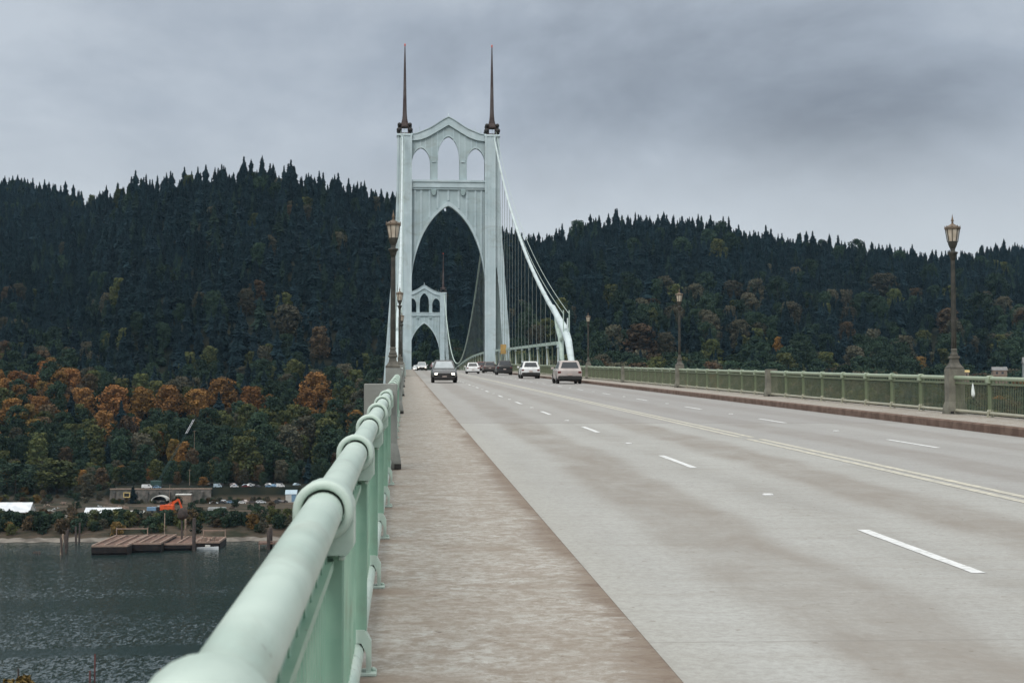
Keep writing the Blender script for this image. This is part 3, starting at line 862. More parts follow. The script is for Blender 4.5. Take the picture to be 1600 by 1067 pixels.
# ------------------------------------------------------------------ towers (one built at the origin, then copied)
S_ = D1 / F_PX
def zv(v): return at(701, v, D1)[1]
def ip(x, pts):
    xs_ = [p[0] for p in pts]; return float(np.interp(x, xs_, [p[1] for p in pts]))
def px(a): return a * S_
def make_tower():
    t = thing('bridge_tower', 'x', 'bridge tower')
    YC = 0.0
    gab = lambda x: zv(ip(abs(x)/S_, [(0,185),(8,189),(14,193),(28,202),(42,208),(51,211.5),(58,212)]))
    gun = lambda x: zv(ip(abs(x)/S_, [(0,197),(10,203),(20,209),(32,216),(44,220.5),(58,222)]))
    def wtop(c, hw_, apex, spring):
        # pointed arch head
        def f(x):
            d = min(1.0, abs(x/S_ - c)/hw_)
            return zv(apex + (spring-apex)*(1 - math.sqrt(max(0, 1 - d**1.75))) if d < 1 else spring)
        return f
    arch = lambda x: zv(ip(abs(x)/S_, [(0,322.5),(6,325.5),(13,331),(22,340),(31,352),(39,366),(46,383),(51,399),(55,417),(57.3,436),(58.5,460)]))
    BT, BB = zv(283.5), zv(294.5)
    th = .55
    p = MB()
    wins = [(-43.0, 14.3, 232.5, 257), (0.0, 17.0, 214.5, 250), (43.0, 14.3, 232.5, 257)]
    for c, h_, ap, sp in wins:
        xs = [px(c + h_*k/14) for k in range(-14, 15)]
        p.between(xs, gun, wtop(c, h_, ap, sp), -th, th)
        # jambs straight below the springing are the piers' sides
    for a, b_ in ((-28.7, -17), (17, 28.7)):
        xs = [px(a + (b_-a)*k/4) for k in range(5)]
        p.between(xs, gun, lambda x: BT, -th, th)
    for a, b_ in ((-59, -57.3), (57.3, 59)):
        p.between([px(a), px(b_)], lambda x: zv(223), lambda x: BT, -th, th)
    p.build('window_wall', M_panelShade, t)
    # hood moulds over the three openings
    b = MB()
    for c, h_, ap, sp in wins:
        f = wtop(c, h_, ap, sp)
        xs = [px(c + h_*k/14) for k in range(-14, 15)]
        b.between(xs, lambda x, f=f: f(x) + .28, f, -th-.12, -th)
        for sx in (-1, 1):
            b.box(px(c+sx*h_)-(.02 if sx>0 else .0), px(c+sx*h_)+(.0 if sx>0 else .02), -th-.12, -th, BT, f(px(c+sx*h_)))
    for x in (-22.8, 22.8):
        b.box(px(x)-.35, px(x)+.35, -th-.16, -th, zv(255), zv(252.5))
    for x in (-36, -26, -17, -8, 8, 17, 26, 36, -44, 44):
        ax = abs(x)
        ztop = gun(px(x)) - .05
        zb_ = zv(232 if ax > 28 and ax < 57 else (252 if 17 <= ax <= 28 else 225 - 0))
        if ax in (8,): zb_ = zv(222)
        if ax in (36, 44): zb_ = zv(234)
        if zb_ < ztop: b.box(px(x)-.09, px(x)+.09, -th-.08, -th, zb_, ztop)
    b.build('window_moulding', M_tower, t)
    # gable coping standing proud
    b = MB()
    xs = [px(-59 + k*59/14) for k in range(29)]
    b.between(xs, gab, gun, -th-.45, th+.45)
    b.between(xs, lambda x: gab(x)+.14, gab, -th-.65, th+.65)
    b.build('gable', M_tower, t)
    MB().lathe([(.10, gab(0)), (.16, gab(0)+.3), (.07, gab(0)+.5), (.03, gab(0)+1.1)], n=8).build('finial', M_tower, t)
    b = MB()
    for x in (-51, -45, 42, 51): b.tube([(px(x), 0, gab(px(x))), (px(x), 0, gab(px(x))+1.15)], .04, 6)
    b.build('ridge_posts', M_truss, t)
    # balcony beam
    b = MB(); b.bev(px(-60), px(60), -th-.55, th+.55, BB, BT, .06); b.box(px(-60.5), px(60.5), -th-.75, th+.75, BT-.3, BT+.04); b.box(px(-58), px(58), -th-.35, th+.35, zv(297.5), BB)
    b.build('balcony_beam', M_tower, t)
    for c in (-23, 23):
        b = MB(); zt2 = zv(297.3)
        b.prism([(px(c-4), zt2), (px(c-4), zt2-.5), (px(c-2.5), zt2-.95), (px(c), zt2-1.1), (px(c+2.5), zt2-.95), (px(c+4), zt2-.5), (px(c+4), zt2)], 'y', -th-.5, -th-.02)
        b.build('corbel', M_towerShade, t)
    # main portal with the great arch
    b = MB()
    xs = [px(-59 + k*59/26) for k in range(53)]
    b.between(xs, lambda x: zv(297), arch, -th, th)
    b.build('portal', M_panelShade, t)
    b = MB()
    for x in (0, -16.5, 16.5, -29, 29, -42.5, 42.5, -52, 52):
        b.box(px(x)-.10, px(x)+.10, -th-.22, -th, arch(px(x))+.9, zv(297.6))
        b.box(px(x)-.22, px(x)+.22, -th-.06, -th, arch(px(x))+.9, zv(297.6))
    b.build('portal_ribs', M_tower, t)
    b = MB()
    b.between(xs, lambda x: arch(x) + .72 + .5*max(0,(abs(x)/S_-20)/38), arch, -th-.30, -th)
    b.build('arch_band', M_tower, t)
    ztop = zv(215)
    for s in (-1, 1):
        out = lambda z: ip(-z, [(-zv(210),80),(-zv(300),81),(-zv(351),82.5),(-zv(390),85.5),(-zv(450),89.5),(-zv(495),93),(-zv(540),96),(-zv(600),100.5),(0,134)])
        inn = lambda z: ip(-z, [(-zv(210),74.5),(-zv(419),75.5),(-zv(450),79),(-zv(495),81.5),(-zv(540),84.2),(-zv(600),88),(0,118)])
        dep = lambda z: 1.35 + 1.5*(1 - z/ztop)
        L = MB()
        def solid(xa, xb, zs, k=1.0, fr=0.0):
            v = []; f = []
            for z in zs:
                a, c = px(xa(z)), px(xb(z)); d = dep(z)*k + fr
                v += [(s*a,-d,z),(s*c,-d,z),(s*c,d,z),(s*a,d,z)]
            for i in range(len(zs)-1):
                for j in range(4): f.append((i*4+j, i*4+(j+1)%4, i*4+4+(j+1)%4, i*4+4+j))
            f.append((0,1,2,3)); m = (len(zs)-1)*4; f.append((m,m+1,m+2,m+3))
            L.add(v, f)
        zs = [0, 20, 40, zv(600), zv(540), zv(495), zv(450), zv(430), zv(419), zv(390), zv(351), zv(300), ztop]
        solid(lambda z: 57, lambda z: 74, zs)                       # inner column
        solid(lambda z: 74, out, [z for z in zs if z >= zv(419)], 0.8)
        solid(inn, out, [z for z in zs if z <= zv(419)+.01], 0.8)
        # ribs
        solid(lambda z: 57, lambda z: 60, zs, 1.0, .14); solid(lambda z: 70.5, lambda z: 74, zs, 1.0, .14)
        solid(lambda z: out(z)-3, out, zs, .8, .14)
        solid(lambda z: 64, lambda z: 66, zs, 1.0, .08)
        lg = L.build('leg', M_tower, t)
        w = MB()
        zz = [z for z in zs if z <= zv(419)+.01]
        v = []; f = []
        for z in zz:
            a, c = px(73.5), px(inn(z)+1); v += [(s*a,-.5,z),(s*c,-.5,z),(s*c,.5,z),(s*a,.5,z)]
        for i in range(len(zz)-1):
            for j in range(4): f.append((i*4+j, i*4+(j+1)%4, i*4+4+(j+1)%4, i*4+4+j))
        w.add(v, f).build('leg_web', M_towerShade, lg)
        cp = MB(); cp.bev(s*px(68.5)-px(12.5), s*px(68.5)+px(12.5), -1.5, 1.5, ztop, ztop+.35, .08); cp.build('leg_cap', M_tower, lg)
        ft = MB(); ft.bev(s*px(97)-6.5, s*px(97)+6.5, -5.5, 5.5, -3, 5, .5); ft.bev(s*px(97)-5.5, s*px(97)+5.5, -4.5, 4.5, 5, 9, .5); ft.build('pier_base', M_conc, t)
        # spire
        cx = s*px(68.5); z0 = ztop+.35
        sp = MB()
        prof = [(9.3,199.5),(8.6,197.5),(6.6,193),(5.1,187.5),(4.3,181),(3.8,172),(3.2,150),(2.6,125),(1.8,97),(1.1,77),(.9,73)]
        sp.lathe([(px(r)*(.86 if r < 8 else 1.0), zv(v)) for r, v in prof], cx, 0, 8, False, R(22.5))
        so = sp.build('spire', M_spire, t)
        q = MB()
        for ax in (-1, 1):
            for ay in (-1, 1):
                q.bar((cx+ax*.72, ay*.72, z0), (cx+ax*.66, ay*.66, zv(198.5)), .32, .32)
        q.bev(cx-1.0, cx+1.0, -1.0, 1.0, z0, z0+.25, .05); q.bev(cx-.98, cx+.98, -.98, .98, zv(200.5), zv(198.5), .05)
        q.build('spire_base', M_spire, so)
        for ax in (-1, 1):
            for ay in (-1, 1):
                for (ox, zc_, r) in ((1.0, z0+.75, .44), (.92, zv(198.5)+.15, .36)):
                    prof = [(max(.01, r*math.sin(math.pi*k/8)), zc_ - r*math.cos(math.pi*k/8)) for k in range(9)]
                    MB().lathe(prof, cx+ax*ox, ay*ox, 10).build('ball_ornament', M_plastic, so)
        q = MB(); q.lathe([(.10, zv(74)), (.13, zv(73)), (.13, zv(70.5)), (.05, zv(69.5))], cx, 0, 8); q.build('beacon', M_red, so)
    return t
tw = make_tower(); tw.location = (CEN, D1, 0)
tw['label'] = 'large near bridge tower with gothic arch, pale green, dark spires on top'
tw['group'] = 'bridge towers'
dup(tw, (CEN, D2, 0), label='small far bridge tower seen through the arch of the near one', group='bridge towers')

# ------------------------------------------------------------------ main cables with suspenders
ZT = at(769, 213, D1)[1]
XC = CEN + HALF
side = [(D1, ZT)]
for u, v in ((799, 332), (812, 369), (830, 417), (845, 449), (860, 477)):
    y = Yof(u, XC); side.append((y, at(u, v, y)[1]))
side.sort()
yA = Yof(885, XC); zA = at(885, 517, yA)[1]
side = [(yA, zA)] + side
sy = np.array([p[0] for p in side]); sz = np.array([p[1] for p in side])
cf_ = np.polyfit(sy, sz, 3, w=[3]+[1]*(len(sy)-2)+[3])
def cz_side(y): return float(np.polyval(cf_, y))
ZM = EYE + 14.7
def cz_main(y): return ZM + (ZT - ZM) * ((y-DM)/(D1-DM))**2
def cz_far(y): return cz_side(D1 - (y - D2))
def deck_top(y): return zw(y) + 3.35
for s, lb in ((-1, 'left main suspension cable running down in front of the near tower leg'), (1, 'right main suspension cable sweeping down to the roadside anchor')):
    X = CEN + s*HALF
    rt = thing('main_cable', lb, 'cable', (X, D1, ZT), group='main cables')
    def rel(y, z): return (0, y-D1, z-ZT)
    ys = list(np.linspace(yA, D1, 30))
    b = MB(); b.tube([rel(y, cz_side(y)) for y in ys], [.27 - .13*(i/29)**.7 for i in range(30)], 12)
    b.build('side_span_cable', M_cable, rt)
    b = MB(); b.tube([rel(y, cz_main(y)) for y in np.linspace(D1, D2, 50)], .17, 10)
    b.build('main_span_cable', M_truss, rt)
    b = MB(); b.tube([rel(y, cz_far(y)) for y in np.linspace(D2, D2+(D1-yA), 20)], .24, 8)
    b.build('far_span_cable', M_cable, rt)
    # thin hand rope above the cable
    b = MB()
    for dx in (-.28, .28):
        b.tube([(dx, y-D1, cz_side(y)+1.15+.5*(1-(y-yA)/(D1-yA))-ZT) for y in ys], .03, 6)
    for dx in (-.28, .28): b.tube([(dx, yA-D1, zA-ZT-.2), (dx, yA-D1, zA-ZT+2.0)], .06, 6)
    b.build('hand_rope', M_truss, rt)
    # cable bands
    b = MB(); y = D1-4
    while y > yA+6:
        z = cz_side(y); z2 = cz_side(y-.5); b.tube([rel(y, z), rel(y-.5, z2)], .30-.13*((y-yA)/(D1-yA))**.7, 12); y -= 6.1
    b.build('cable_bands', M_cable, rt)
    y = D1 - 6.1; k = 0
    while y > yA + 9:
        z1 = cz_side(y); b = MB()
        for dy in (-.14, .14): b.tube([(0, y+dy-D1, z1-ZT-.2), (0, y+dy-D1, deck_top(y)-ZT)], .022, 5, False)
        b.build('suspender', M_rope, rt, None, False); y -= 6.1
    y = D1 + 6.1
    while y < D2 - 5:
        z1 = cz_main(y)
        if z1 - deck_top(y) > .6 and y < D2-5:
            b = MB()
            for dy in (-.14, .14): b.tube([(0, y+dy-D1, z1-ZT-.2), (0, y+dy-D1, deck_top(y)-ZT)], .022, 5, False)
            b.build('suspender', M_rope, rt, None, False)
        y += 6.1

# cable bents (where the cables come down at the roadside)
for s, lb in ((1, 'pale forked steel cable bent at the right roadside behind the last car'), (-1, 'pale steel cable bent at the left railing behind the lamp posts')):
    X = CEN + s*HALF
    rt = thing('cable_bent', lb, 'cable anchor', (X, yA, zw(yA)), group='cable bents')
    z0 = zw(yA)
    def q(u, v):
        y = yA - (u-885)*yA*yA/(F_PX*XC); return (0, y-yA, at(u, v, y)[1]-z0)
    b = MB(); b.tube([q(862, 480), q(872, 498), q(882, 514), q(888, 532), q(893, 566), (0, q(893,566)[1]-.1, -1.5)], [.27,.34,.42,.36,.30,.30], 12)
    b.build('saddle_leg', M_cable, rt)
    b = MB(); b.tube([q(867, 495), q(870, 512), q(876, 528), q(877, 545), q(878, 568), (0, q(878,568)[1], -1.5)], [.16,.22,.30,.24,.24,.24], 10)
    b.tube([q(884, 520), q(880, 528), q(876, 530)], .2, 8)
    b.build('rear_strut', M_truss, rt)
    b = MB(); b.tube([q(887, 519), q(887, 497)], .07, 8); b.build('mast', M_cable, rt)
    b = MB(); b.bev(-.7, .7, -1.6, 6.5, -2.2, .9, .08); b.build('anchor_block', M_truss, rt)

# ------------------------------------------------------------------ stiffening trusses
yT = Yof(872, CEN+TR)
for s, lb in ((-1, 'green steel stiffening truss along the left edge of the suspended deck'), (1, 'green steel stiffening truss standing above the right railing beside the cars')):
    X = CEN + s*TR
    rt = thing('stiffening_truss', lb, 'truss', (X, yT, zw(yT)), group='stiffening trusses')
    z0 = zw(yT)
    for (ya, yb) in ((yT, D1-2.6), (D1+2.6, D2-2.6)):
        ys = list(np.linspace(ya, yb, max(4, int((yb-ya)/12.2)+1)))
        tc_ = MB(); bc = MB()
        for a, c in zip(ys[:-1], ys[1:]):
            tc_.bar((0, a-yT, zw(a)-z0+3.35), (0, c-yT, zw(c)-z0+3.35), .34, .34)
            bc.bar((0, a-yT, zw(a)-z0-1.9), (0, c-yT, zw(c)-z0-1.9), .36, .5)
        tc_.build('top_chord', M_truss, rt); bc.build('bottom_chord', M_truss, rt)
        dg = MB()
        for i, y in enumerate(ys):
            z = zw(y)-z0
            p = MB()
            for dy in (-.24, .24):      # laced post: hourglass look
                p.bar((0, y-yT+dy, z-1.9), (0, y-yT+dy*.35, z+1.5), .12, .12); p.bar((0, y-yT+dy*.35, z+1.5), (0, y-yT+dy, z+3.2), .12, .12)
            p.box(-.08, .08, y-yT-.12, y-yT+.12, z+1.35, z+1.65)
            p.box(-.10, .10, y-yT-.55, y-yT+.55, z+2.9, z+3.2)
            p.build('post', M_cable, rt)
            if i < len(ys)-1:
                y2 = ys[i+1]; ym = (y+y2)/2; zm = zw(ym)-z0; z2 = zw(y2)-z0
                dg.bar((0, y-yT, z+3.2), (0, ym-yT, zm-1.8), .16, .16); dg.bar((0, ym-yT, zm-1.8), (0, y2-yT, z2+3.2), .16, .16)
                dg.bar((0, ym-yT, zm-1.8), (0, ym-yT, zm+3.2), .12, .12)
        dg.build('diagonals', M_bar if s > 0 else M_truss, rt)

# yellow sign by the truss
yS = Yof(786.5, CEN+7.75); sx = CEN+7.75
rt = thing('road_sign', 'yellow road sign standing at the right side by the near tower', 'sign', (sx, yS, zw(yS)))
zt1 = at(786, 538, yS)[1]-zw(yS); zb1 = at(786, 553, yS)[1]-zw(yS)
MB().bev(-.45, .45, -.05, 0, zb1, zt1, .02).build('board', M_sign, rt)
MB().tube([(0,.04,0),(0,.04,zt1-.2)], .05, 8).build('post', M_rope, rt)

# ------------------------------------------------------------------ the air over the river
hz = bpy.data.materials.new('haze_air'); hz.use_nodes = True; ht = hz.node_tree; ht.nodes.clear()
pv = ht.nodes.new('ShaderNodeVolumePrincipled'); pv.inputs['Color'].default_value = (0.42, 0.72, 1.0, 1)
pv.inputs['Density'].default_value = 0.000019; pv.inputs['Anisotropy'].default_value = 0.0
ho = ht.nodes.new('ShaderNodeOutputMaterial'); ht.links.new(pv.outputs[0], ho.inputs['Volume'])
ob = MB().box(-2900, 2900, -2650, 3250, -7, 420).build('haze', hz); ob['kind'] = 'stuff'; ob['label'] = 'thin blue air over the river and hills'

# ------------------------------------------------------------------ vehicles
def loft(b, secs, smooth=False, cap=True):
    n = len(secs[0]); v = [p for s_ in secs for p in s_]; f = []
    for i in range(len(secs)-1):
        for j in range(n): f.append((i*n+j, i*n+(j+1)%n, (i+1)*n+(j+1)%n, (i+1)*n+j))
    if cap: f.append(tuple(range(n))); f.append(tuple((len(secs)-1)*n+j for j in range(n)))
    b.add(v, f, smooth)
def car(name, label, cat, X, Y, facing, paint, W=1.86, H=1.68, L=4.6, suv=True, lights=False, tailc=M_tail, trim=M_plastic, glass=M_glass, group='vehicles on the bridge'):
    """origin under the middle; +y is the direction of travel"""
    dzdy = (zr(Y+1)-zr(Y-1))/2
    t = thing(name, label, cat, (X, Y, zr(Y)), 0 if facing > 0 else math.pi, group)
    t.rotation_euler = (math.atan(dzdy)*(1 if facing > 0 else -1), 0, 0 if facing > 0 else math.pi)
    w = W/2; hl = L/2
    def sec(y, zb, zt, k, chin=.10):
        a = w*k
        pts = [(-a*.86, zb), (-a*.98, zb+chin), (-a, (zb+zt)/2), (-a*.985, zt-.10), (-a*.90, zt), (a*.90, zt), (a*.985, zt-.10), (a, (zb+zt)/2), (a*.98, zb+chin), (a*.86, zb)]
        return [(x, y, z) for x, z in pts]
    belt = H*.62 if suv else H*.60
    b = MB()
    loft(b, [sec(-hl, .46, belt-.10, .90), sec(-hl+.07, .36, belt-.02, .96), sec(-hl+.5, .30, belt, 1.0), sec(0, .28, belt, 1.0),
             sec(hl-1.25, .30, belt-.02, 1.0), sec(hl-.9, .32, belt-.08, .99), sec(hl-.35, .36, belt-.19, .95), sec(hl-.06, .42, belt-.34, .86), sec(hl, .50, belt-.44, .78)])
    # greenhouse
    rz = H; yr0, yr1 = (-hl+.12, hl-1.45) if suv else (-hl+.75, hl-1.55)
    tr0, tr1 = (-hl+.42, hl-2.25) if suv else (-hl+1.35, hl-2.35)
    wb, wt = w*.90, w*.70
    def gh(y0, y1, z, ww): return [(-ww, y0, z), (ww, y0, z), (ww, y1, z), (-ww, y1, z)]
    rings = [gh(yr0, yr1, belt-.02, wb), gh(tr0-.02, tr1+.06, rz-.07, wt+.02), gh(tr0+.08, tr1-.1, rz, wt-.09)]
    v = [p for q_ in rings for p in q_]; f = []
    for i in range(2):
        for j in range(4): f.append((i*4+j, i*4+(j+1)%4, i*4+4+(j+1)%4, i*4+4+j))
    f.append((8,9,10,11)); b.add(v, f)
    body = b.build('body', paint, t)
    bv = body.modifiers.new('soft_edges', 'BEVEL'); bv.width = .07; bv.segments = 3; bv.limit_method = 'ANGLE'; bv.angle_limit = R(20)
    for p_ in body.data.polygons: p_.use_smooth = True
    # panes, a few mm proud of the cabin
    def lerp(a, c, k): return a + (c-a)*k
    def pane(fn, u0, u1, v0, v1, nm, m_, par=None):
        p = [Vector(fn(u0, v0)), Vector(fn(u1, v0)), Vector(fn(lerp(u0,u1,.95), v1)), Vector(fn(lerp(u0,u1,.05), v1))]
        nrm = (p[1]-p[0]).cross(p[3]-p[0]).normalized()
        c = sum(p, Vector())/4
        if nrm.dot(c - Vector((0, (yr0+yr1)/2, (belt+H)/2))) < 0: nrm = -nrm
        q2 = [a - nrm*.02 for a in p] + [a + nrm*.008 for a in p]
        MB().add(q2, [(3,2,1,0),(4,5,6,7),(0,1,5,4),(1,2,6,5),(2,3,7,6),(3,0,4,7)]).build(nm, m_, par or t)
    zb, zt = belt-.02, rz-.07
    rear = lambda u, k: (lerp(-lerp(wb, wt+.02, k), lerp(wb, wt+.02, k), u), lerp(yr0, tr0-.02, k), lerp(zb, zt, k))
    front = lambda u, k: (lerp(-lerp(wb, wt+.02, k), lerp(wb, wt+.02, k), u), lerp(yr1, tr1+.06, k), lerp(zb, zt, k))
    pane(rear, .09, .91, .18, .92, 'rear_window', glass)
    pane(front, .06, .94, .10, .94, 'windscreen', M_glassSky if facing < 0 else glass)
    for s_ in (-1, 1):
        sd_ = lambda u, k, s_=s_: (s_*lerp(wb, wt+.02, k), lerp(lerp(yr0, tr0-.02, k), lerp(yr1, tr1+.06, k), u), lerp(zb, zt, k))
        pane(sd_, .10, .48, .14, .90, 'side_window', M_glass); pane(sd_, .52, .92, .14, .90, 'side_window', M_glass)
    # bumpers
    b = MB(); b.bev(-w*.93, w*.93, -hl-.05, -hl+.25, .34, .60, .05); b.build('rear_bumper', trim if suv else paint, t)
    b = MB(); b.bev(-w*.80, w*.80, hl-.18, hl+.04, .30, .50, .05); b.build('front_bumper', trim, t)
    MB().bev(-w*.56, w*.56, hl-.12, hl+.03, .50, belt-.34, .03).build('grille', M_plastic, t)
    MB().box(-w*.80, w*.80, -hl+.15, hl-.15, .20, .34).build('underbody', M_plastic, t)
    zl = belt-.30 if suv else belt-.24
    for s_ in (-1, 1):
        MB().bev(s_*w*.80-.14, s_*w*.80+.10, -hl-.012, -hl+.2, zl+.02, zl+.17, .02).build('tail_light', tailc, t)
        MB().bev(s_*w*.64-.15, s_*w*.64+.13, hl-.30, hl-.0, belt-.47, belt-.33, .03).build('headlight', M_head if lights else M_chrome, t)
        MB().bev(s_*(w+.09)-.10, s_*(w+.09)+.10, hl-1.75, hl-1.62, belt-.02, belt+.15, .03).build('mirror', paint, t)
    MB().box(-.17, .17, -hl-.066, -hl-.03, .64 if suv else .5, .77 if suv else .62).build('number_plate', M_plate, t)
    MB().box(-.17, .17, hl+.014, hl+.03, .42, .54).build('number_plate', M_plate, t)
    for s_ in (-1, 1):
        for yy in (-hl+.88, hl-.90):
            r_ = .35 if suv else .32; x0_, x1_ = sorted((s_*(w-.23), s_*(w-.01)))
            ty = MB(); ty.tube([(x0_, yy, r_), (x0_+.02, yy, r_), (x1_-.02, yy, r_), (x1_, yy, r_)], [r_-.03, r_, r_, r_-.03], 20)
            wo_ = ty.build('wheel', M_black, t)
            xa = s_*(w-.005); MB().tube([(xa-.04, yy, r_), (xa, yy, r_)], r_*.6, 14).build('rim', M_chrome, wo_)
            # arch lip
            ar = MB(); ar.tube([(s_*(w-.02), yy+ (r_+.05)*math.cos(a), r_+(r_+.05)*math.sin(a)) for a in np.linspace(.05, math.pi-.05, 9)], .035, 6); ar.build('wheel_arch', trim if suv else paint, t)
    if suv:
        b = MB()
        for s_ in (-1, 1): b.tube([(s_*(wt-.05), tr0+.2, rz+.03), (s_*(wt-.05), tr1-.25, rz+.03)], .02, 6)
        b.build('roof_rail', M_plastic, t)
    return t
LN1, LN2, LN3, LN4 = KERB_L+1.6, KERB_L+4.55, CEN+1.55, CEN+4.5
P_silver = carpaint('paint_beige_silver', (0.42, 0.37, 0.35)); P_white = carpaint('paint_white', (0.70, 0.71, 0.71))
P_black = carpaint('paint_black', (0.015, 0.017, 0.018)); P_grey = carpaint('paint_grey', (0.10, 0.085, 0.08))
P_dark = carpaint('paint_dark_grey', (0.04, 0.043, 0.046)); P_maroon = carpaint('paint_maroon', (0.12, 0.025, 0.025))
car('suv', 'beige silver suv driving away in the right lane, nearest car on the right', 'suv', Yof(890, LN4+.1)*0+LN4+.15, Yof(889, LN4+.15)+1.6, 1, P_silver, W=1.88, H=1.72)
car('suv', 'white suv driving away behind the beige one, blue sky in its window', 'suv', LN4+.1, Yof(828.5, LN4+.1)+1.5, 1, P_white, W=1.86, H=1.66)
car('suv', 'black suv driving away between the white suv and a grey car', 'suv', LN4+.1, Yof(788, LN4+.1)+1.5, 1, P_black, W=1.95, H=1.78)
car('car', 'dark grey car driving away just ahead of the black suv', 'car', LN4, Yof(765, LN4)+1.5, 1, P_grey, W=1.85, H=1.62)
car('car', 'dark maroon car driving away, mostly hidden between white and grey cars', 'car', LN4-.2, Yof(752.5, LN4-.2)+1.5, 1, P_maroon, W=1.8, H=1.6)
car('hatchback', 'small white hatchback driving away in the lane beside the centre line', 'car', LN3, Yof(739, LN3)+1.5, 1, P_white, W=1.78, H=1.50, L=4.2, suv=False)
car('suv', 'dark suv driving towards the camera with headlights lit, left outer lane', 'suv', LN1+.05, Yof(692.5, LN1+.05)-2.0, -1, P_dark, W=1.94, H=1.74, lights=True)
car('car', 'white car coming towards the camera with headlights, behind the dark suv', 'car', LN1-.05, Yof(659.7, LN1-.05)+8, -1, P_white, W=1.8, H=1.55, suv=False, lights=True)
car('car', 'maroon car coming behind the dark suv, mostly hidden by it', 'car', LN2, 318, -1, P_maroon, W=1.8, H=1.62, lights=False)
car('car', 'distant white car cresting the bridge beside the left walkway', 'car', LN1-.4, 372, -1, P_white, W=1.8, H=1.5, suv=False, lights=True)

# ------------------------------------------------------------------ trees
nr = np.random.RandomState(11)
def quads_mesh(name, V, m):
    """V: (n,4,3) quads -> mesh"""
    V = np.asarray(V, float); n = len(V)
    me = bpy.data.meshes.new(name)
    me.vertices.add(n*4); me.vertices.foreach_set('co', V.reshape(-1))
    me.loops.add(n*4); me.loops.foreach_set('vertex_index', np.arange(n*4))
    me.polygons.add(n); me.polygons.foreach_set('loop_start', np.arange(n)*4)
    try: me.polygons.foreach_set('loop_total', np.full(n, 4))
    except Exception: pass
    me.materials.append(m); me.update(calc_edges=True)
    return me
def conifer_crown(seed, h=30.0, rmax=4.6, lean=0.0, sparse=0.0):
    r = np.random.RandomState(seed); Q = []
    z = h*.10
    while z < h*.985:
        k = (z - h*.10)/(h*.90)
        R_ = rmax * ((1-k)**.72) * (.80 + .20*math.sin(k*17 + seed)) + .12
        nb = int(6 + 4*(1-k))
        a0 = r.uniform(0, 6.28)
        for j in range(nb):
            if r.rand() < sparse: continue
            a = a0 + 2*math.pi*j/nb + r.uniform(-.3,.3)
            L = R_*r.uniform(.62, 1.18); dr = L*r.uniform(.22, .50); w = L*r.uniform(.28,.42) + .15
            c, s_ = math.cos(a), math.sin(a)
            zz = z + r.uniform(-.3,.3)
            def P(d, side, dz): return (c*d - s_*side, s_*d + c*side, zz + dz)
            up = L*.10
            Q.append([P(0,0,.25), P(L*.55,-w,-dr*.55-.15), P(L*.66,0,-dr*.45+up), P(L*.35,0,.12+up)])
            Q.append([P(0,0,.25), P(L*.35,0,.12+up), P(L*.66,0,-dr*.45+up), P(L*.55,w,-dr*.55-.15)])
            Q.append([P(L*.55,-w,-dr*.55-.15), P(L*.80,-w*.45,-dr*.9), P(L,0,-dr), P(L*.66,0,-dr*.45+up)])
            Q.append([P(L*.66,0,-dr*.45+up), P(L,0,-dr), P(L*.80,w*.45,-dr*.9), P(L*.55,w,-dr*.55-.15)])
            # hanging sprays below the branch
            Q.append([P(L*.25,0,0), P(L*.8,0,-dr*.6), P(L*.72,r.uniform(-.3,.3),-dr-.9), P(L*.3,r.uniform(-.3,.3),-.9)])
        z += h/30 * (1.15 - .45*k)
    for j in range(3):
        a = j*2.09; Q.append([(0.12*math.cos(a),.12*math.sin(a),h*.93), (-.12*math.cos(a),-.12*math.sin(a),h*.93), (0,0,h*1.02), (0,0,h*1.02-.05)])
    return np.array(Q)
def leaf_quads(r, C, Rr, n, size):
    """n small leaf clumps on/in a lumpy ball"""
    d = r.normal(size=(n,3)); d /= np.linalg.norm(d, axis=1)[:,None]
    rad = Rr * (0.55 + .5*r.rand(n)**.5)
    p = C + d*rad[:,None]*np.array([1,1,.85])
    nrm = d + r.normal(size=(n,3))*.55; nrm /= np.linalg.norm(nrm, axis=1)[:,None]
    t = np.cross(nrm, r.normal(size=(n,3))); t /= np.linalg.norm(t, axis=1)[:,None]
    b_ = np.cross(nrm, t)
    s1 = (size*r.uniform(.55,1.25,n))[:,None]; s2 = (size*r.uniform(.45,1.0,n))[:,None]
    k = r.uniform(.5,1.1,(n,1))
    return np.stack([p - t*s1*.6 - b_*s2, p + t*s1*k - b_*s2*.5, p + t*s1*.6 + b_*s2, p - t*s1*k + b_*s2*.6], 1)
def broad_crown(seed, h=16.0, w=6.5, blobs=15, per=120, size=.42, base=.22):
    r = np.random.RandomState(seed); Q = []
    for i in range(blobs):
        zt = base + (1-base)*((i+.5)/blobs)
        kk = (zt-base)/(1-base)
        ring = w*.62*math.sin(math.pi*min(1,(kk*.80+.16)))**.7
        a = i*2.4 + r.uniform(-.5,.5)
        rb = w*r.uniform(.30,.46)*(1.05-.35*kk)
        c = np.array([ring*math.cos(a)*r.uniform(.5,1.05), ring*math.sin(a)*r.uniform(.5,1.05), min(zt*h, h-rb*.8)])
        Q.append(leaf_quads(r, c, rb, per, size))
    return np.concatenate(Q)
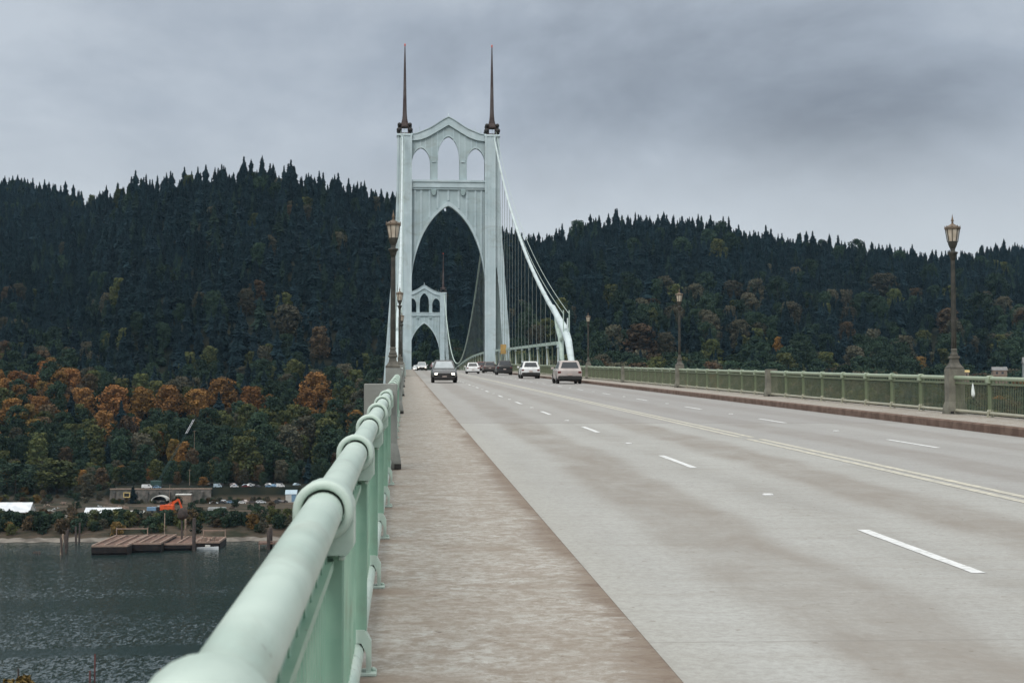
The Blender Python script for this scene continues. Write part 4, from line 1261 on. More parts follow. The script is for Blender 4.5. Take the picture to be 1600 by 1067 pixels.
def trunk_mb(h, r0, limbs=5, seed=0, con=False):
    r = random.Random(seed); b = MB()
    if con: return b.tube([(0,0,-2),(0,0,h*.5),(0.05,0,h*.96)], [r0, r0*.6, .05], 8)
    b.tube([(0,0,-2),(.1,0,h*.25),(-.1,.1,h*.55),(0,0,h*.8)], [r0, r0*.8, r0*.5, .06], 8)
    for i in range(limbs):
        a = i*2.4 + r.uniform(-.4,.4); z = h*(.22 + .09*i); L = h*r.uniform(.18,.28)
        b.tube([(0,0,z),(L*.5*math.cos(a),L*.5*math.sin(a),z+L*.5),(L*math.cos(a),L*math.sin(a),z+L*1.1)], [r0*.42, r0*.26, .05], 6)
    return b
GROUPS = {}
def proto(kind, name, crown, mats_, trunk, h):
    me = quads_mesh('crown', crown, mats_); tm = trunk.build('trunk', M_bark)
    return dict(kind=kind, name=name, crown=me, trunk=tm.data, tobj=tm, cobj=None, first=True)
def plant(P, x, y, z, s, rz, label, cat, group, sz=None):
    root = thing(P['name'], label, cat, (x, y, z), rz, group)
    root.scale = (s, s, sz or s)
    if P['first']:
        t = P['tobj']; P['first'] = False; t.parent = root
        c = bpy.data.objects.new('crown', P['crown']); scene.collection.objects.link(c); c.parent = root; P['cobj'] = c
    else:
        t = P['tobj'].copy(); scene.collection.objects.link(t); t.parent = root
        c = P['cobj'].copy(); scene.collection.objects.link(c); c.parent = root
    return root
CON = [proto('c', 'fir_tree', conifer_crown(1, 30, 8.0), M_fir1, trunk_mb(30, .4, con=True), 30),
       proto('c', 'fir_tree', conifer_crown(2, 30, 6.6, sparse=.06), M_fir1, trunk_mb(30, .35, con=True), 30),
       proto('c', 'fir_tree', conifer_crown(3, 30, 8.8), M_fir2, trunk_mb(30, .4, con=True), 30),
       proto('c', 'fir_tree', conifer_crown(4, 30, 7.4, sparse=.05), M_fir2, trunk_mb(30, .35, con=True), 30),
       proto('c', 'fir_tree', conifer_crown(5, 30, 8.4, sparse=.04), M_fir3, trunk_mb(30, .4, con=True), 30),
       proto('c', 'fir_tree', conifer_crown(6, 30, 5.6, sparse=.15), M_fir1, trunk_mb(30, .3, con=True), 30)]
BM = [M_grn, M_grn, M_ygr, M_org, M_org, M_rust, M_rust, M_tan, M_gold]
BRO = []
for i, m_b in enumerate(BM):
    BRO.append(proto('b', 'broadleaf_tree', broad_crown(20+i, 17, 7.6 - .5*(i % 3), 17 + i % 4, 125, .44, .16 + .03*(i % 3)), m_b, trunk_mb(17, .38, 5, i), 17))

def vtop(x, y, z):
    a = math.atan(x/y) - YAW
    return 800 + F_PX*math.tan(a), 533.5 - F_PX*math.tan(math.atan((z-EYE)/(y*math.cos(math.atan(x/y))/math.cos(a)*1.0)) - PITCH)
sp = 11.2
pts = []
ny = int((2750-917)/(sp*.87))
for iy in range(ny):
    y = 917 + iy*sp*.87
    xs_ = np.arange(-0.34*y, 0.46*y, sp) + (iy % 2)*sp/2
    pts.append(np.stack([xs_, np.full(len(xs_), y)], 1))
pts = np.concatenate(pts); pts += nr.uniform(-.48*sp, .48*sp, pts.shape)
px_, py_ = pts[:,0], pts[:,1]
u_ = pix_u(px_/py_); D_, H_ = ridge(u_)
t_ = (py_-985)/(D_-985)
keep = (py_ > 915) & (t_ < 1.035) & (nr.rand(len(t_)) < .93)
px_, py_, u_, t_ = px_[keep], py_[keep], u_[keep], t_[keep]
pz_ = height(px_, py_)
def fbm(x, y, s, k):
    return (np.sin(x/s + k) * np.cos(y/s*1.2 + k*2) + .6*np.sin(x/s*2.1 + y/s*1.3 + k*3) + .4*np.cos(x/s*3.7 - y/s*2.9 + k)) / 1.6
pn = fbm(px_, py_, 55, 1.0); pn2 = fbm(px_, py_, 32, 4.0)
rr = nr.rand(len(px_))
pb = np.interp(t_, [0, .15, .22, .35, .6, 1.0], [.95, .92, .45, .09, .02, .012])
pb = pb + .20*(pn > .5)*(t_ < .42) + .18*((u_ > 380) & (u_ < 500) & (t_ > .65) & (t_ < .93) & (pn2 > .2)) + .42*(u_ > 950)*(t_ > .2)*(t_ < .58)*(pn2 > .2)
isb = rr < pb
ty = np.zeros(len(px_), int)
r2 = nr.rand(len(px_))
for i in range(len(px_)):
    if not isb[i]:
        w = [.32,.20,.20,.14,.11,.03] if t_[i] < .55 else [.20,.14,.28,.22,.10,.06]
        ty[i] = int(np.searchsorted(np.cumsum(w), r2[i]*.999))
    else:
        q = pn[i]
        oz = (-200 < u_[i] < 440 and .105 < t_[i] < .175 and pn2[i] > -.55) or (455 < u_[i] < 525 and .11 < t_[i] < .18) or (-100 < u_[i] < 60 and .05 < t_[i] < .11 and pn2[i] > -.1)
        if oz: w = [.05,.04,.16,.22,.24,.12,.04,.04,.09]
        elif u_[i] > 600: w = [.38,.26,.12,.00,.0,.01,.03,.20,.0] if t_[i] > .2 else [.30,.26,.15,.0,.02,.04,.09,.14,.0]
        elif t_[i] < .105: w = [.26,.26,.27,.02,.03,.03,.02,.08,.03]
        else: w = [.38,.28,.14,.0,.0,.0,.03,.17,.0]
        w = np.array(w)/sum(w)
        ty[i] = int(np.searchsorted(np.cumsum(w), r2[i]*.999))
sc = np.where(isb, nr.uniform(.85, 1.55, len(px_)), nr.uniform(.50, 1.02, len(px_)) + .3*(nr.rand(len(px_)) < .09))
sc = np.where((~isb) & (t_ > .93), sc*.95, sc)
sc = np.where(t_ < 0, sc*.55, sc)
sc = np.where(isb & (u_ > 800) & (t_ > .15), sc*1.3, sc)
rot = nr.uniform(0, 6.28, len(px_))
FEAT = []      # (u, v top, width px, proto, label, aspect)
def feature(u, v, w, p, label, asp=1.15, clear=1.0):
    for Y in np.arange(995, 1900, 4.0):
        x, zt_ = at(u, v, Y); h = w/F_PX*Y*asp
        if float(height(np.array([x]), np.array([Y]))[0]) + h*.94 >= zt_: break
    FEAT.append((x, float(Y), w/F_PX*Y, h, p, label, u, v, w, clear))
feature(1002, 512, 74, 5, 'rusty spreading tree between the two small right lamps', .95)
feature(1040, 522, 40, 7, 'tan tree just right of the rusty spreading tree')
feature(1216, 530, 22, 3, 'small orange tree low on the right hillside', 1.4)
feature(1322, 506, 36, 6, 'brown-red tree on the right hillside left of the tall lamp', 1.3)
feature(1480, 485, 52, 5, 'orange-brown tree behind the tall right lamp pole', .9)
feature(1438, 559, 34, 8, 'bright orange round tree just above the right railing', 1.0)
feature(1430, 452, 32, 5, 'rust-coloured rounded tree high on the right hillside left of the tall lamp', 1.0)
feature(1380, 430, 60, 7, 'wide pale tan tree high on the right hillside', .8)
feature(1530, 460, 60, 0, 'wide light green tree right of the tall lamp pole', 1.0)
feature(1145, 440, 40, 7, 'tan tree high above the middle right lamp', .8)
feature(1215, 434, 40, 0, 'pale green rounded tree on the right hillside', 1.2)
feature(1020, 468, 30, 6, 'dull reddish tree left of the middle right lamp', .7)
feature(492, 585, 62, 3, 'bright orange tree on the slope nearest the left railing', .9)
feature(385, 455, 34, 7, 'olive-brown tree standing alone among dark firs on the left hill', 1.3)
feature(450, 480, 60, 7, 'wide brown tree among dark firs above the orange ones', .9)
feature(500, 515, 40, 6, 'dull brown tree right of the wide brown one', 1.3)
for k_, (u_k, v_k, w_k) in enumerate(((20,625,50),(62,622,44),(130,610,56),(178,606,60),(222,612,52),(262,606,60),(305,612,52),(345,596,60),(392,606,50))):
    feature(u_k, v_k, w_k, 3 if k_ % 3 else 4, 'orange autumn tree in the orange band, %s' % ['at its far left end', 'beside the leftmost one', 'above the white warehouse roof', 'above the crane side of the barges', 'over the stone embankment', 'left of the crane boom tip', 'behind the crane boom tip', 'highest of the band', 'at its right end'][k_], .95)
rm = np.zeros(len(px_), bool)
for (fx, fy, fw, fh, p_, lb_, fu, fv, fwp, cl_) in FEAT:
    rm |= (np.abs(u_ - fu) < fwp*.50*cl_) & (py_ > fy - 34) & (py_ < fy + 8)
kp = ~rm
px_, py_, pz_, u_, t_, isb, ty, sc, rot, pn, pn2 = [a_[kp] for a_ in (px_, py_, pz_, u_, t_, isb, ty, sc, rot, pn, pn2)]
# what the photo can show of each tree
us, vs_ = [], []
for i in range(len(px_)):
    a, b_ = vtop(px_[i], py_[i], pz_[i] + (17 if isb[i] else 30)*sc[i]); us.append(a); vs_.append(b_)
us = np.array(us); vs_ = np.array(vs_)
seen = (us > -15) & (us < 1615) & ~((us > 560) & (vs_ > 578)) & ~((us > 622) & (us < 642)) & ~((us > 480) & (us < 600) & (vs_ > 900 - us*.0))
size_px = (17*sc*isb + 26*sc*(~isb)) / py_
LB = {0:'green broadleaf tree in the wood on the far slope', 1:'dark green broadleaf tree with a dense crown on the far slope', 2:'yellow-green broadleaf tree in the far wood',
      3:'orange autumn tree in the band of autumn colour above the river', 4:'orange-brown autumn tree with a wide crown on the far hillside', 5:'rust-coloured autumn tree in the far wood',
      6:'dull rust-brown tree standing among the green ones', 7:'pale tan tree standing among the dark firs', 8:'golden yellow tree in the far wood'}
LC = {0:'dark fir tree low on the wooded hillside', 1:'slender dark fir tree low on the wooded hillside', 2:'broad blue-green fir tree low on the wooded hillside',
      3:'blue-green narrow fir tree on the wooded hillside', 4:'olive green fir tree on the wooded hillside', 5:'thin sparse fir tree on the wooded hillside'}
indiv = np.zeros(len(px_), bool)
for flag, cap in ((True, 290), (False, 290)):
    ids = np.where((isb == flag) & seen)[0]
    ids = ids[np.argsort(-size_px[ids])][:cap]
    indiv[ids] = True
for i in np.where(indiv)[0]:
    P = (BRO if isb[i] else CON)[ty[i]]
    lb = (LB if isb[i] else LC)[ty[i]]
    plant(P, float(px_[i]), float(py_[i]), float(pz_[i]) - .5, float(sc[i]), float(rot[i]), lb, 'tree', lb.split(' on ')[0].split(' in ')[0] + ' group')
for P in CON + BRO:            # every proto stands somewhere as a real tree
    if P['first']:
        k = CON.index(P) if P in CON else BRO.index(P)
        c = np.where((isb == (P in BRO)) & (ty == k) & ~indiv & seen)[0]
        i = int(c[0]) if len(c) else 0
        indiv[i] = True
        lb = (LB if P in BRO else LC)[k]
        plant(P, float(px_[i]), float(py_[i]), float(pz_[i]) - .5, float(sc[i]), float(rot[i]), lb, 'tree', lb.split(' on ')[0].split(' in ')[0] + ' group')

def scatter(name, label, cat, idx, protos):
    n = len(idx)
    me = bpy.data.meshes.new(name)
    co = np.stack([px_[idx], py_[idx], pz_[idx]-.5], 1)
    me.vertices.add(n); me.vertices.foreach_set('co', co.reshape(-1))
    for nm, typ, dat in (('kindno', 'INT', ty[idx].astype(np.int32)), ('scl', 'FLOAT', sc[idx].astype(np.float32)), ('rotz', 'FLOAT', rot[idx].astype(np.float32))):
        at_ = me.attributes.new(nm, typ, 'POINT'); at_.data.foreach_set('value', dat)
    me.update()
    ob = bpy.data.objects.new(name, me); scene.collection.objects.link(ob)
    tag(ob, label, cat, None, 'stuff')
    ng = bpy.data.node_groups.new(name, 'GeometryNodeTree')
    ng.interface.new_socket('Geometry', in_out='INPUT', socket_type='NodeSocketGeometry')
    ng.interface.new_socket('Geometry', in_out='OUTPUT', socket_type='NodeSocketGeometry')
    N = ng.nodes; Lk = ng.links.new
    gi = N.new('NodeGroupInput'); go = N.new('NodeGroupOutput'); jo = N.new('GeometryNodeJoinGeometry')
    def attr(nm, typ):
        x = N.new('GeometryNodeInputNamedAttribute'); x.data_type = typ; x.inputs['Name'].default_value = nm; return x.outputs[0]
    ak, as_, ar = attr('kindno', 'INT'), attr('scl', 'FLOAT'), attr('rotz', 'FLOAT')
    cx = N.new('ShaderNodeCombineXYZ'); Lk(ar, cx.inputs[2])
    for k, P in enumerate(protos):
        cmp_ = N.new('FunctionNodeCompare'); cmp_.data_type = 'INT'; cmp_.operation = 'EQUAL'
        Lk(ak, cmp_.inputs[2]); cmp_.inputs[3].default_value = k
        oi = N.new('GeometryNodeObjectInfo'); oi.transform_space = 'ORIGINAL'; oi.inputs['Object'].default_value = P['cobj']; oi.inputs['As Instance'].default_value = True
        ip_ = N.new('GeometryNodeInstanceOnPoints')
        Lk(gi.outputs[0], ip_.inputs['Points']); Lk(cmp_.outputs[0], ip_.inputs['Selection']); Lk(oi.outputs['Geometry'], ip_.inputs['Instance'])
        Lk(as_, ip_.inputs['Scale']); Lk(cx.outputs[0], ip_.inputs['Rotation']); Lk(ip_.outputs[0], jo.inputs[0])
    Lk(jo.outputs[0], go.inputs[0])
    md = ob.modifiers.new('scatter', 'NODES'); md.node_group = ng
    return ob
scatter('fir_forest', 'dark fir forest covering the hills up to the skyline', 'forest', np.where(~indiv & ~isb)[0], CON)
scatter('broadleaf_wood', 'mixed autumn wood scattered over the lower hillsides', 'forest', np.where(~indiv & isb)[0], BRO)

# ------------------------------------------------------------------ river side: single trees, shrubs
def ground_z(x, y): return float(height(np.array([x]), np.array([y]))[0])
def tree_px(P, u, vtop_, vbase, Y, wpx, label, gname, hh=17.0, ww=12.5, zg=None):
    x, zb = at(u, vbase, Y); _, zt_ = at(u, vtop_, Y)
    z = ground_z(x, Y) if zg is None else zg
    sv = (zt_-z)/hh; sh = wpx/F_PX*Y/ww
    r_ = plant(P, x, Y, z-.3, sh, rnd.uniform(0,6), label, 'tree', gname, sz=sv)
    return r_
tree_px(BRO[2], 88, 718, 790, 905, 84, 'big rounded tree with yellowing top behind the white shed', None)
tree_px(BRO[0], 24, 722, 790, 900, 70, 'green tree left of the tree with the yellowing top', None)
tree_px(BRO[1], 152, 735, 790, 930, 50, 'round green tree beside the end of the stone embankment', None)
tree_px(BRO[7], 136, 738, 790, 880, 30, 'small pale tree with a thin bare trunk by the embankment', None)
tree_px(BRO[2], 385, 680, 770, 930, 62, 'large yellow-green tree standing above the parked cars', None)
tree_px(BRO[1], 428, 690, 770, 940, 56, 'dark broad tree right of the large yellow-green tree', None)
tree_px(BRO[4], 317, 744, 770, 905, 19, 'small orange tree at the right end of the stone embankment', None)
tree_px(BRO[5], 300, 700, 765, 950, 30, 'thin rusty tree behind the tall bare pole', None)
tree_px(CON[0], 208, 757, 780, 875, 13, 'small dark conifer in front of the stone embankment', None, 30, 9)
tree_px(BRO[1], 405, 789, 832, 722, 32, 'dark rounded tree on the river bank right of the grey container', None)
tree_px(CON[0], 14, 793, 838, 700, 26, 'dark conifer on the bank in front of the white shed', None, 30, 9)
tree_px(CON[4], 27, 797, 838, 702, 22, 'second dark conifer on the bank close to the white shed', None, 30, 9)
for (fx, fy, fw, fh, p_, lb_, fu, fv, fwp, cl_) in FEAT:
    plant(BRO[p_], fx, fy, ground_z(fx, fy)-.3, fw/13.5, rnd.uniform(0, 6), lb_, 'tree', None, sz=fh/17.0)
BUSH = []
for i, m_b in enumerate((M_grn, M_ygr, M_gold, M_tan, M_rust)):
    BUSH.append(proto('s', 'shrub', broad_crown(60+i, 4.2, 3.0, 9, 90, .26, .12), m_b, trunk_mb(4.2, .12, 4, i), 4.2))
lbB = ['green shrub on the far river bank', 'yellow-green shrub on the far river bank', 'golden shrub on the far river bank', 'pale tan shrub on the far river bank', 'rust-brown shrub on the far river bank']
for k in range(250):
    u = rnd.uniform(-20, 540); Y = rnd.uniform(688, 722) if k < 130 else rnd.uniform(700, 870)
    if k >= 185: u = rnd.uniform(-20, 200); Y = rnd.uniform(850, 930)
    x, _ = at(u, 800, Y)
    if k >= 130 and k < 185 and (u < 62 or 125 < u < 225 or 320 < u < 356): continue
    q = rnd.random()
    j = 0 if q < .40 else 1 if q < .66 else 2 if q < .74 else 3 if q < .88 else 4
    if 25 < u < 120 and k < 130: j = 4 if q < .55 else 0
    s_ = rnd.uniform(.65, 1.5) * (1.15 if k < 130 else .75)
    plant(BUSH[j], x, Y, ground_z(x, Y)-.2, s_, rnd.uniform(0, 6), lbB[j], 'shrub', lbB[j].split(' on ')[0] + 's')
xb, _ = at(30, 1050, 287)
plant(BUSH[2], xb, 287, .2, 1.75, 1.0, 'straw-coloured bush at the bottom left corner, nearest bank', 'shrub', None)

# ------------------------------------------------------------------ river side: works, vessels, buildings
M_deckw = mat('barge_deck_timber', (0.20, 0.115, 0.085), 0.9, (0.095, 0.062, 0.050), 0.5, detail=8)
M_deckl = mat('barge_edge', (0.30, 0.215, 0.17), 0.85, (0.22, 0.16, 0.13), 0.6)
M_hull = mat('barge_hull', (0.008, 0.006, 0.006), 0.9, (0.018, 0.012, 0.010), 0.6)
M_pile = mat('pile_timber', (0.035, 0.028, 0.026), 0.9, (0.06, 0.045, 0.038), 0.8)
M_pileR = mat('pile_rusty', (0.13, 0.04, 0.035), 0.8, (0.07, 0.03, 0.03), 0.8)
M_pileL = mat('pile_pale', (0.30, 0.23, 0.17), 0.9, (0.18, 0.13, 0.10), 0.8)
M_roofw = mat('white_metal_roof', (0.68, 0.71, 0.73), 0.5, (0.55, 0.58, 0.61), 0.3)
M_wallw = mat('pale_wall', (0.50, 0.50, 0.47), 0.8, (0.40, 0.40, 0.38), 0.4)
M_dark = mat('dark_opening', (0.012, 0.013, 0.013), 0.8, (0.02, 0.02, 0.02), 0.4)
M_cont = mat('grey_steel', (0.34, 0.36, 0.36), 0.6, (0.27, 0.29, 0.29), 0.4)
M_orange = mat('machine_orange', (0.68, 0.10, 0.02), 0.5, (0.5, 0.07, 0.02), 0.6)
M_stone = mat('embankment_stone', (0.115, 0.105, 0.095), 0.9, (0.05, 0.052, 0.045), 0.35, detail=10)
M_tanw = mat('tan_wall', (0.25, 0.19, 0.15), 0.8, (0.18, 0.14, 0.11), 0.5)
M_yel = mat('faded_yellow', (0.50, 0.40, 0.17), 0.7, (0.4, 0.3, 0.13), 1)
M_blue = mat('blue_paint', (0.12, 0.22, 0.34), 0.6, (0.16, 0.26, 0.36), 1)
M_lightb = mat('light_blue_paint', (0.40, 0.50, 0.56), 0.6, (0.33, 0.42, 0.48), 1)
M_crane = mat('crane_green', (0.02, 0.055, 0.05), 0.7, (0.03, 0.06, 0.055), 1)
M_sand = mat('sand', (0.20, 0.18, 0.155), 0.95, (0.10, 0.088, 0.075), 0.15)
def base_at(u, v, z): x, y = at_z(u, v, z); return x, y

# barges
specs = [(143, 199, 867, 836.5, 'barge moored at the left end with brown open-framed deck', 1),
         (199.6, 251, 863, 835.5, 'second barge from the left with brown timber deck', 2),
         (251.6, 300, 860, 838, 'low dark barge between the pilings, brown deck', 3),
         (304, 343, 857, 839, 'short barge at the right end of the row, behind the white boat', 4)]
for (ua, ub, vf, vb, lb, kk) in specs:
    xa, ya = base_at(ua, vf, 0); xb_, yb_ = base_at(ub, vf, 0)
    y0 = (ya+yb_)/2; hd = 3.6 if kk < 3 else 2.7
    _, yback = at_z((ua+ub)/2, vb, hd)
    Lb = min(60, max(18, yback - y0)); Wb = (xb_-xa)
    t = thing('barge', lb, 'barge', (xa, y0, 0))
    b = MB(); b.prism([(0,-1),(0,hd-.5),(Lb,hd-.5),(Lb,-1)], 'x', 0, Wb); b.prism([(-.6,.8),(0,.2),(0,hd-.6),(-.6,hd-.6)], 'x', .3, Wb-.3)
    b.build('hull', M_hull, t)
    b = MB()
    for i in range(int(Lb/2.4)): b.box(.15, Wb-.15, i*2.4+.1, i*2.4+2.3, hd-.5, hd-.25-.04*(i%2))
    b.build('deck', M_deckw, t)
    b = MB()
    for x in (0, Wb-.7): b.box(x, x+.7, 0, Lb, hd-.5, hd+.25)
    for y in (0, Lb-.7): b.box(.7, Wb-.7, y, y+.7, hd-.498, hd+.22)
    b.build('rim', M_deckl, t)
    b = MB()
    n = 3 if kk < 3 else 2
    for i in range(1, n): b.box(Wb*i/n-.3, Wb*i/n+.3, .8, Lb-.8, hd-.25, hd+.30)
    if kk in (1, 4):
        for x in (.5, Wb-.5): b.box(x-.2, x+.2, Lb-.6, Lb-.2, hd, hd+3.2)
        b.box(.4, Wb-.4, Lb-.55, Lb-.25, hd+2.6, hd+3.0)
    b.build('deck_beams', M_deckl, t)
    if kk == 4:
        for i in range(5): MB().bev(1+i*1.6, 2+i*1.6, 6+(i*37 % 9), 8+(i*37 % 9), hd-.2, hd+.8+.5*(i % 2), .1).build('deck_load', M_tanw if i % 2 else M_deckl, t)
# white boat
xa, ya = base_at(309, 857.5, 0)
t = thing('motor_boat', 'small white motor boat lying against the right-hand barge', 'boat', (xa, ya-2.5, 0))
b = MB(); L = 8.5
loft(b, [[(x, -w_, zt_), (x, -w_*.75, .0), (x, w_*.75, .0), (x, w_, zt_)] for x, w_, zt_ in ((0,1.0,.75),(2,1.15,.8),(5,1.1,.95),(7.3,.6,1.1),(L,.05,1.25))])
b.build('hull', M_roofw, t); MB().bev(3.2, 5.2, -.7, .7, .85, 1.75, .12).build('cabin', M_wallw, t); MB().bev(-.35,.05,-.25,.25,.3,1.2,.05).build('outboard_motor', M_hull, t)
# pilings
def piling(name, us, vb, vt, label, cat='piling', m_=M_pile, lean=0.0, r=.42, cap=None, group=None, Y=None):
    t = None
    for i, u in enumerate(us):
        if Y is None: x, y = base_at(u, vb[i] if isinstance(vb, (list,tuple)) else vb, 0)
        else: x, y = at(u, 1060, Y)[0], Y
        zt_ = at(u, vt[i] if isinstance(vt, (list,tuple)) else vt, y)[1]
        if t is None: t = thing(name, label, cat, (x, y, 0), 0, group); ox, oy = x, y
        b = MB(); b.tube([(x-ox-lean*(1 if i%2 else -1)*.9, y-oy, -2.5), (x-ox, y-oy, zt_-.15), (x-ox, y-oy, zt_)], [r, r*.9, r*.6], 10)
        b.build('pile', m_ if not isinstance(m_, (list,tuple)) else m_[i], t)
        top = (x-ox, y-oy, zt_)
    if cap:
        b = MB(); n_ = len(us); x_ = top[0] * (n_-1)/max(1,n_)*.5 if n_ > 1 else 0
        prof = [(.3*cap, 0), (cap, .8), (cap*1.05, 2.0), (cap*.9, 3.6), (cap*.5, 4.6), (.1, 4.9)]
        b.lathe([(r_, top[2]-1.0+z_) for r_, z_ in prof], top[0]/2, 0, 9)
        b.build('piling_cap', M_pile, t)
    return t
piling('piling_cluster', [94.5, 98, 100.5], [867, 866, 864], [838, 834, 836], 'leaning dark piling cluster with a pale pile, left of the barges', m_=[M_pile, M_pileL, M_pile], lean=1.0)
piling('piling_cluster', [103.5, 106], [858, 857], [829, 825], 'dark piling cluster just behind the leaning one', lean=.5)
piling('piling_cluster', [118, 124.5], [849, 848], [822, 816], 'pair of dark pilings nearest the left shore', lean=.3)
piling('piling_stubs', [53, 57, 61.5], [864, 864.5, 865], [861.5, 861, 861], 'row of low broken piling stubs far left in the water', r=.55)
piling('piling_cluster', [284, 289.5], [852, 850], [800, 806], 'tall piling pair with bushy dark top rising behind the barges', m_=[M_pile, M_pileL], cap=2.1)
piling('piling', [303], [860], [809], 'tall dark piling between the two right-hand barges', r=.75)
piling('piling', [257], [846], [801], 'thin pale pole standing on the barge row', m_=M_pileL, r=.22)
piling('piling_cluster', [419.5, 423], [858, 857], [828, 824], 'thick dark double piling by the red timber landing', r=.75)
piling('mooring_pole', [148], None, [1021], 'tall rusty red mooring pole at the bottom left', m_=M_pileR, r=.16, Y=300)
piling('mooring_pole', [140.5], None, [1047.5], 'short rusty mooring pole beside the tall red one', m_=M_pileR, r=.20, Y=299)
piling('mooring_pole', [250.5], None, [1044], 'rusty mooring pole next to the near handrail at the bottom', m_=M_pileR, r=.18, Y=301)
piling('mooring_pole', [28.5], None, [1043.5], 'dark mooring pole standing in the straw-coloured bush', m_=M_pile, r=.17, Y=291)
# red timber landing right of the piling
x, y = base_at(425, 858, 0)
t = thing('landing_stage', 'low reddish timber landing stage at the shore by the handrail', 'dock', (x, y, 0))
b = MB()
for i in range(9): b.box(-5+i*3.2, -4.6+i*3.2, 0, 9, -1, 2.4)
b.build('posts', M_pile, t) if False else None
MB().box(-5.5, 24, 0, 10, 2.0, 2.5).build('deck', M_deckw, t)
for i in range(9): MB().tube([(-5+i*3.2, .3, -2), (-5+i*3.2, .3, 3.4)], .22, 8).build('post', M_deckl, t)
MB().bar((-5.3,.2,3.2),(23.8,.2,3.2),.25,.25).build('rail', M_deckl, t)
# sandy strip and sea wall at the water line
v = []; n = 60
for i in range(n+1):
    u = -30 + 560*i/n; yq = 676 + 2*math.sin(i*1.3)
    v += [(at(u,840,yq)[0], yq, .12), (at(u,840,yq+9)[0], yq+5, 1.5 + .3*math.sin(i*2.1))]
struct(MB().add(v, [(2*i,2*i+2,2*i+3,2*i+1) for i in range(n)], True).build('beach', M_sand, recalc=False))

def gable_shed(name, label, u0, u1, Y, dep, zeave, zridge, mw, mr__, cat='shed', openings=0, ridge_axis='x', over=.3, zg=None):
    xa = at(u0, 800, Y)[0]; xb_ = at(u1, 800, Y)[0]; z0 = (ground_z((xa+xb_)/2, Y) if zg is None else zg) - .3
    t = thing(name, label, cat, (xa, Y, z0)); W_s = xb_-xa; he = zeave-z0; hr_ = zridge-z0
    b = MB()
    b.box(0, .2, 0, dep, 0, he); b.box(W_s-.2, W_s, 0, dep, 0, he); b.box(.2, W_s-.2, dep-.2, dep, 0, he)
    if openings:
        pw = .6; b.box(.2, W_s-.2, 0, .2, he-.7, he)
        for i in range(openings+1): x = .2 + (W_s-.4-pw)*i/openings; b.box(x, x+pw, 0, .2, 0, he-.7)
        b.box(.2, W_s-.2, dep*.45, dep*.5, 0, he-.1)
    else: b.box(.2, W_s-.2, 0, .2, 0, he)
    for x in (0, W_s-.2): b.prism([(0, he), (dep, he), (dep/2, hr_-.1)], 'x', x, x+.2)
    b.build('wall', mw, t)
    b = MB(); b.prism([(-over, he-.05), (dep/2, hr_), (dep+over, he-.05), (dep+over, he+.12), (dep/2, hr_+.2), (-over, he+.12)], 'x', -over, W_s+over)
    b.build('roof', mr__, t)
    if openings:
        MB().box(.3, W_s-.3, dep*.42, dep*.449, .05, he-.2).build('interior_shade', M_dark, t)  # black slab painted as the shade behind the open front
    return t, W_s, he
z_of = lambda v, Y, u=100: at(u, v, Y)[1]
gable_shed('storage_shed', 'long open-fronted shed with bright white roof at the far left', -30, 45, 725, 13, z_of(800, 725), z_of(785, 731), M_wallw, M_roofw, openings=7)
gable_shed('warehouse', 'long low warehouse with white roof left of the orange machine', 131, 186, 770, 12, z_of(803.5, 770), z_of(793.5, 776), M_cont, M_roofw, cat='building')
gable_shed('low_shed', 'low cream-roofed shed adjoining the white-roofed warehouse', 187, 223, 778, 8, z_of(803, 778), z_of(798.5, 782), M_dark, M_wallw)
t, ws, he = gable_shed('shed', 'tan shed with pale flat roof below the stone embankment', 274.5, 297.5, 868, 8, z_of(773, 868, 285), z_of(771.5, 872, 285), M_tanw, M_wallw)
MB().bev(1.0, 3.2, -.05, 0, 0, 2.4, .02).build('door', M_dark, t)
t, ws, he = gable_shed('boat_house', 'small blue and white building at the right end of the car row', 446, 463, 880, 7, z_of(772, 880, 455), z_of(765.5, 884, 455), M_wallw, M_lightb)
MB().box(ws*.55, ws-.1, -.06, 0, .6, he-.3).build('tarpaulin', M_blue, t)
# container
xa = at(324.5, 800, 775)[0]; xb_ = at(352, 800, 775)[0]; zg = ground_z(xa, 775); zt_ = z_of(793, 775, 340)
t = thing('container', 'plain grey steel container standing at the bank edge', 'container', (xa, 775, zg))
w = xb_-xa; MB().bev(0, w, 0, 5, 0, zt_-zg, .08).build('box', M_cont, t)
b = MB()
for i in range(int(w/.6)): b.box(.2+i*.6, .45+i*.6, -.05, 0, .2, zt_-zg-.2)
b.build('corrugation', M_cont, t)
# embankment wall
xa = at(172, 770, 889)[0]; xb_ = at(330, 770, 889)[0]; zt_ = z_of(763, 889, 240); z0 = 4.0
t = thing('embankment_wall', 'long weathered stone embankment wall above the river yard', 'wall', (xa, 889, z0)); w = xb_-xa
b = MB(); b.prism([(-2.5,0),(0,zt_-z0-.6),(3,zt_-z0-.6),(3,0)], 'x', 0, w); b.build('wall', M_stone, t)
MB().bev(-.2, w+.2, -.3, 3.3, zt_-z0-.6, zt_-z0, .06).build('coping', M_tanw, t)
b = MB()
for i in range(int(w/6)): b.bev(2+i*6, 3+i*6, -2.6, 1.0, 0, zt_-z0-1.6, .1)
b.build('buttresses', M_stone, t)
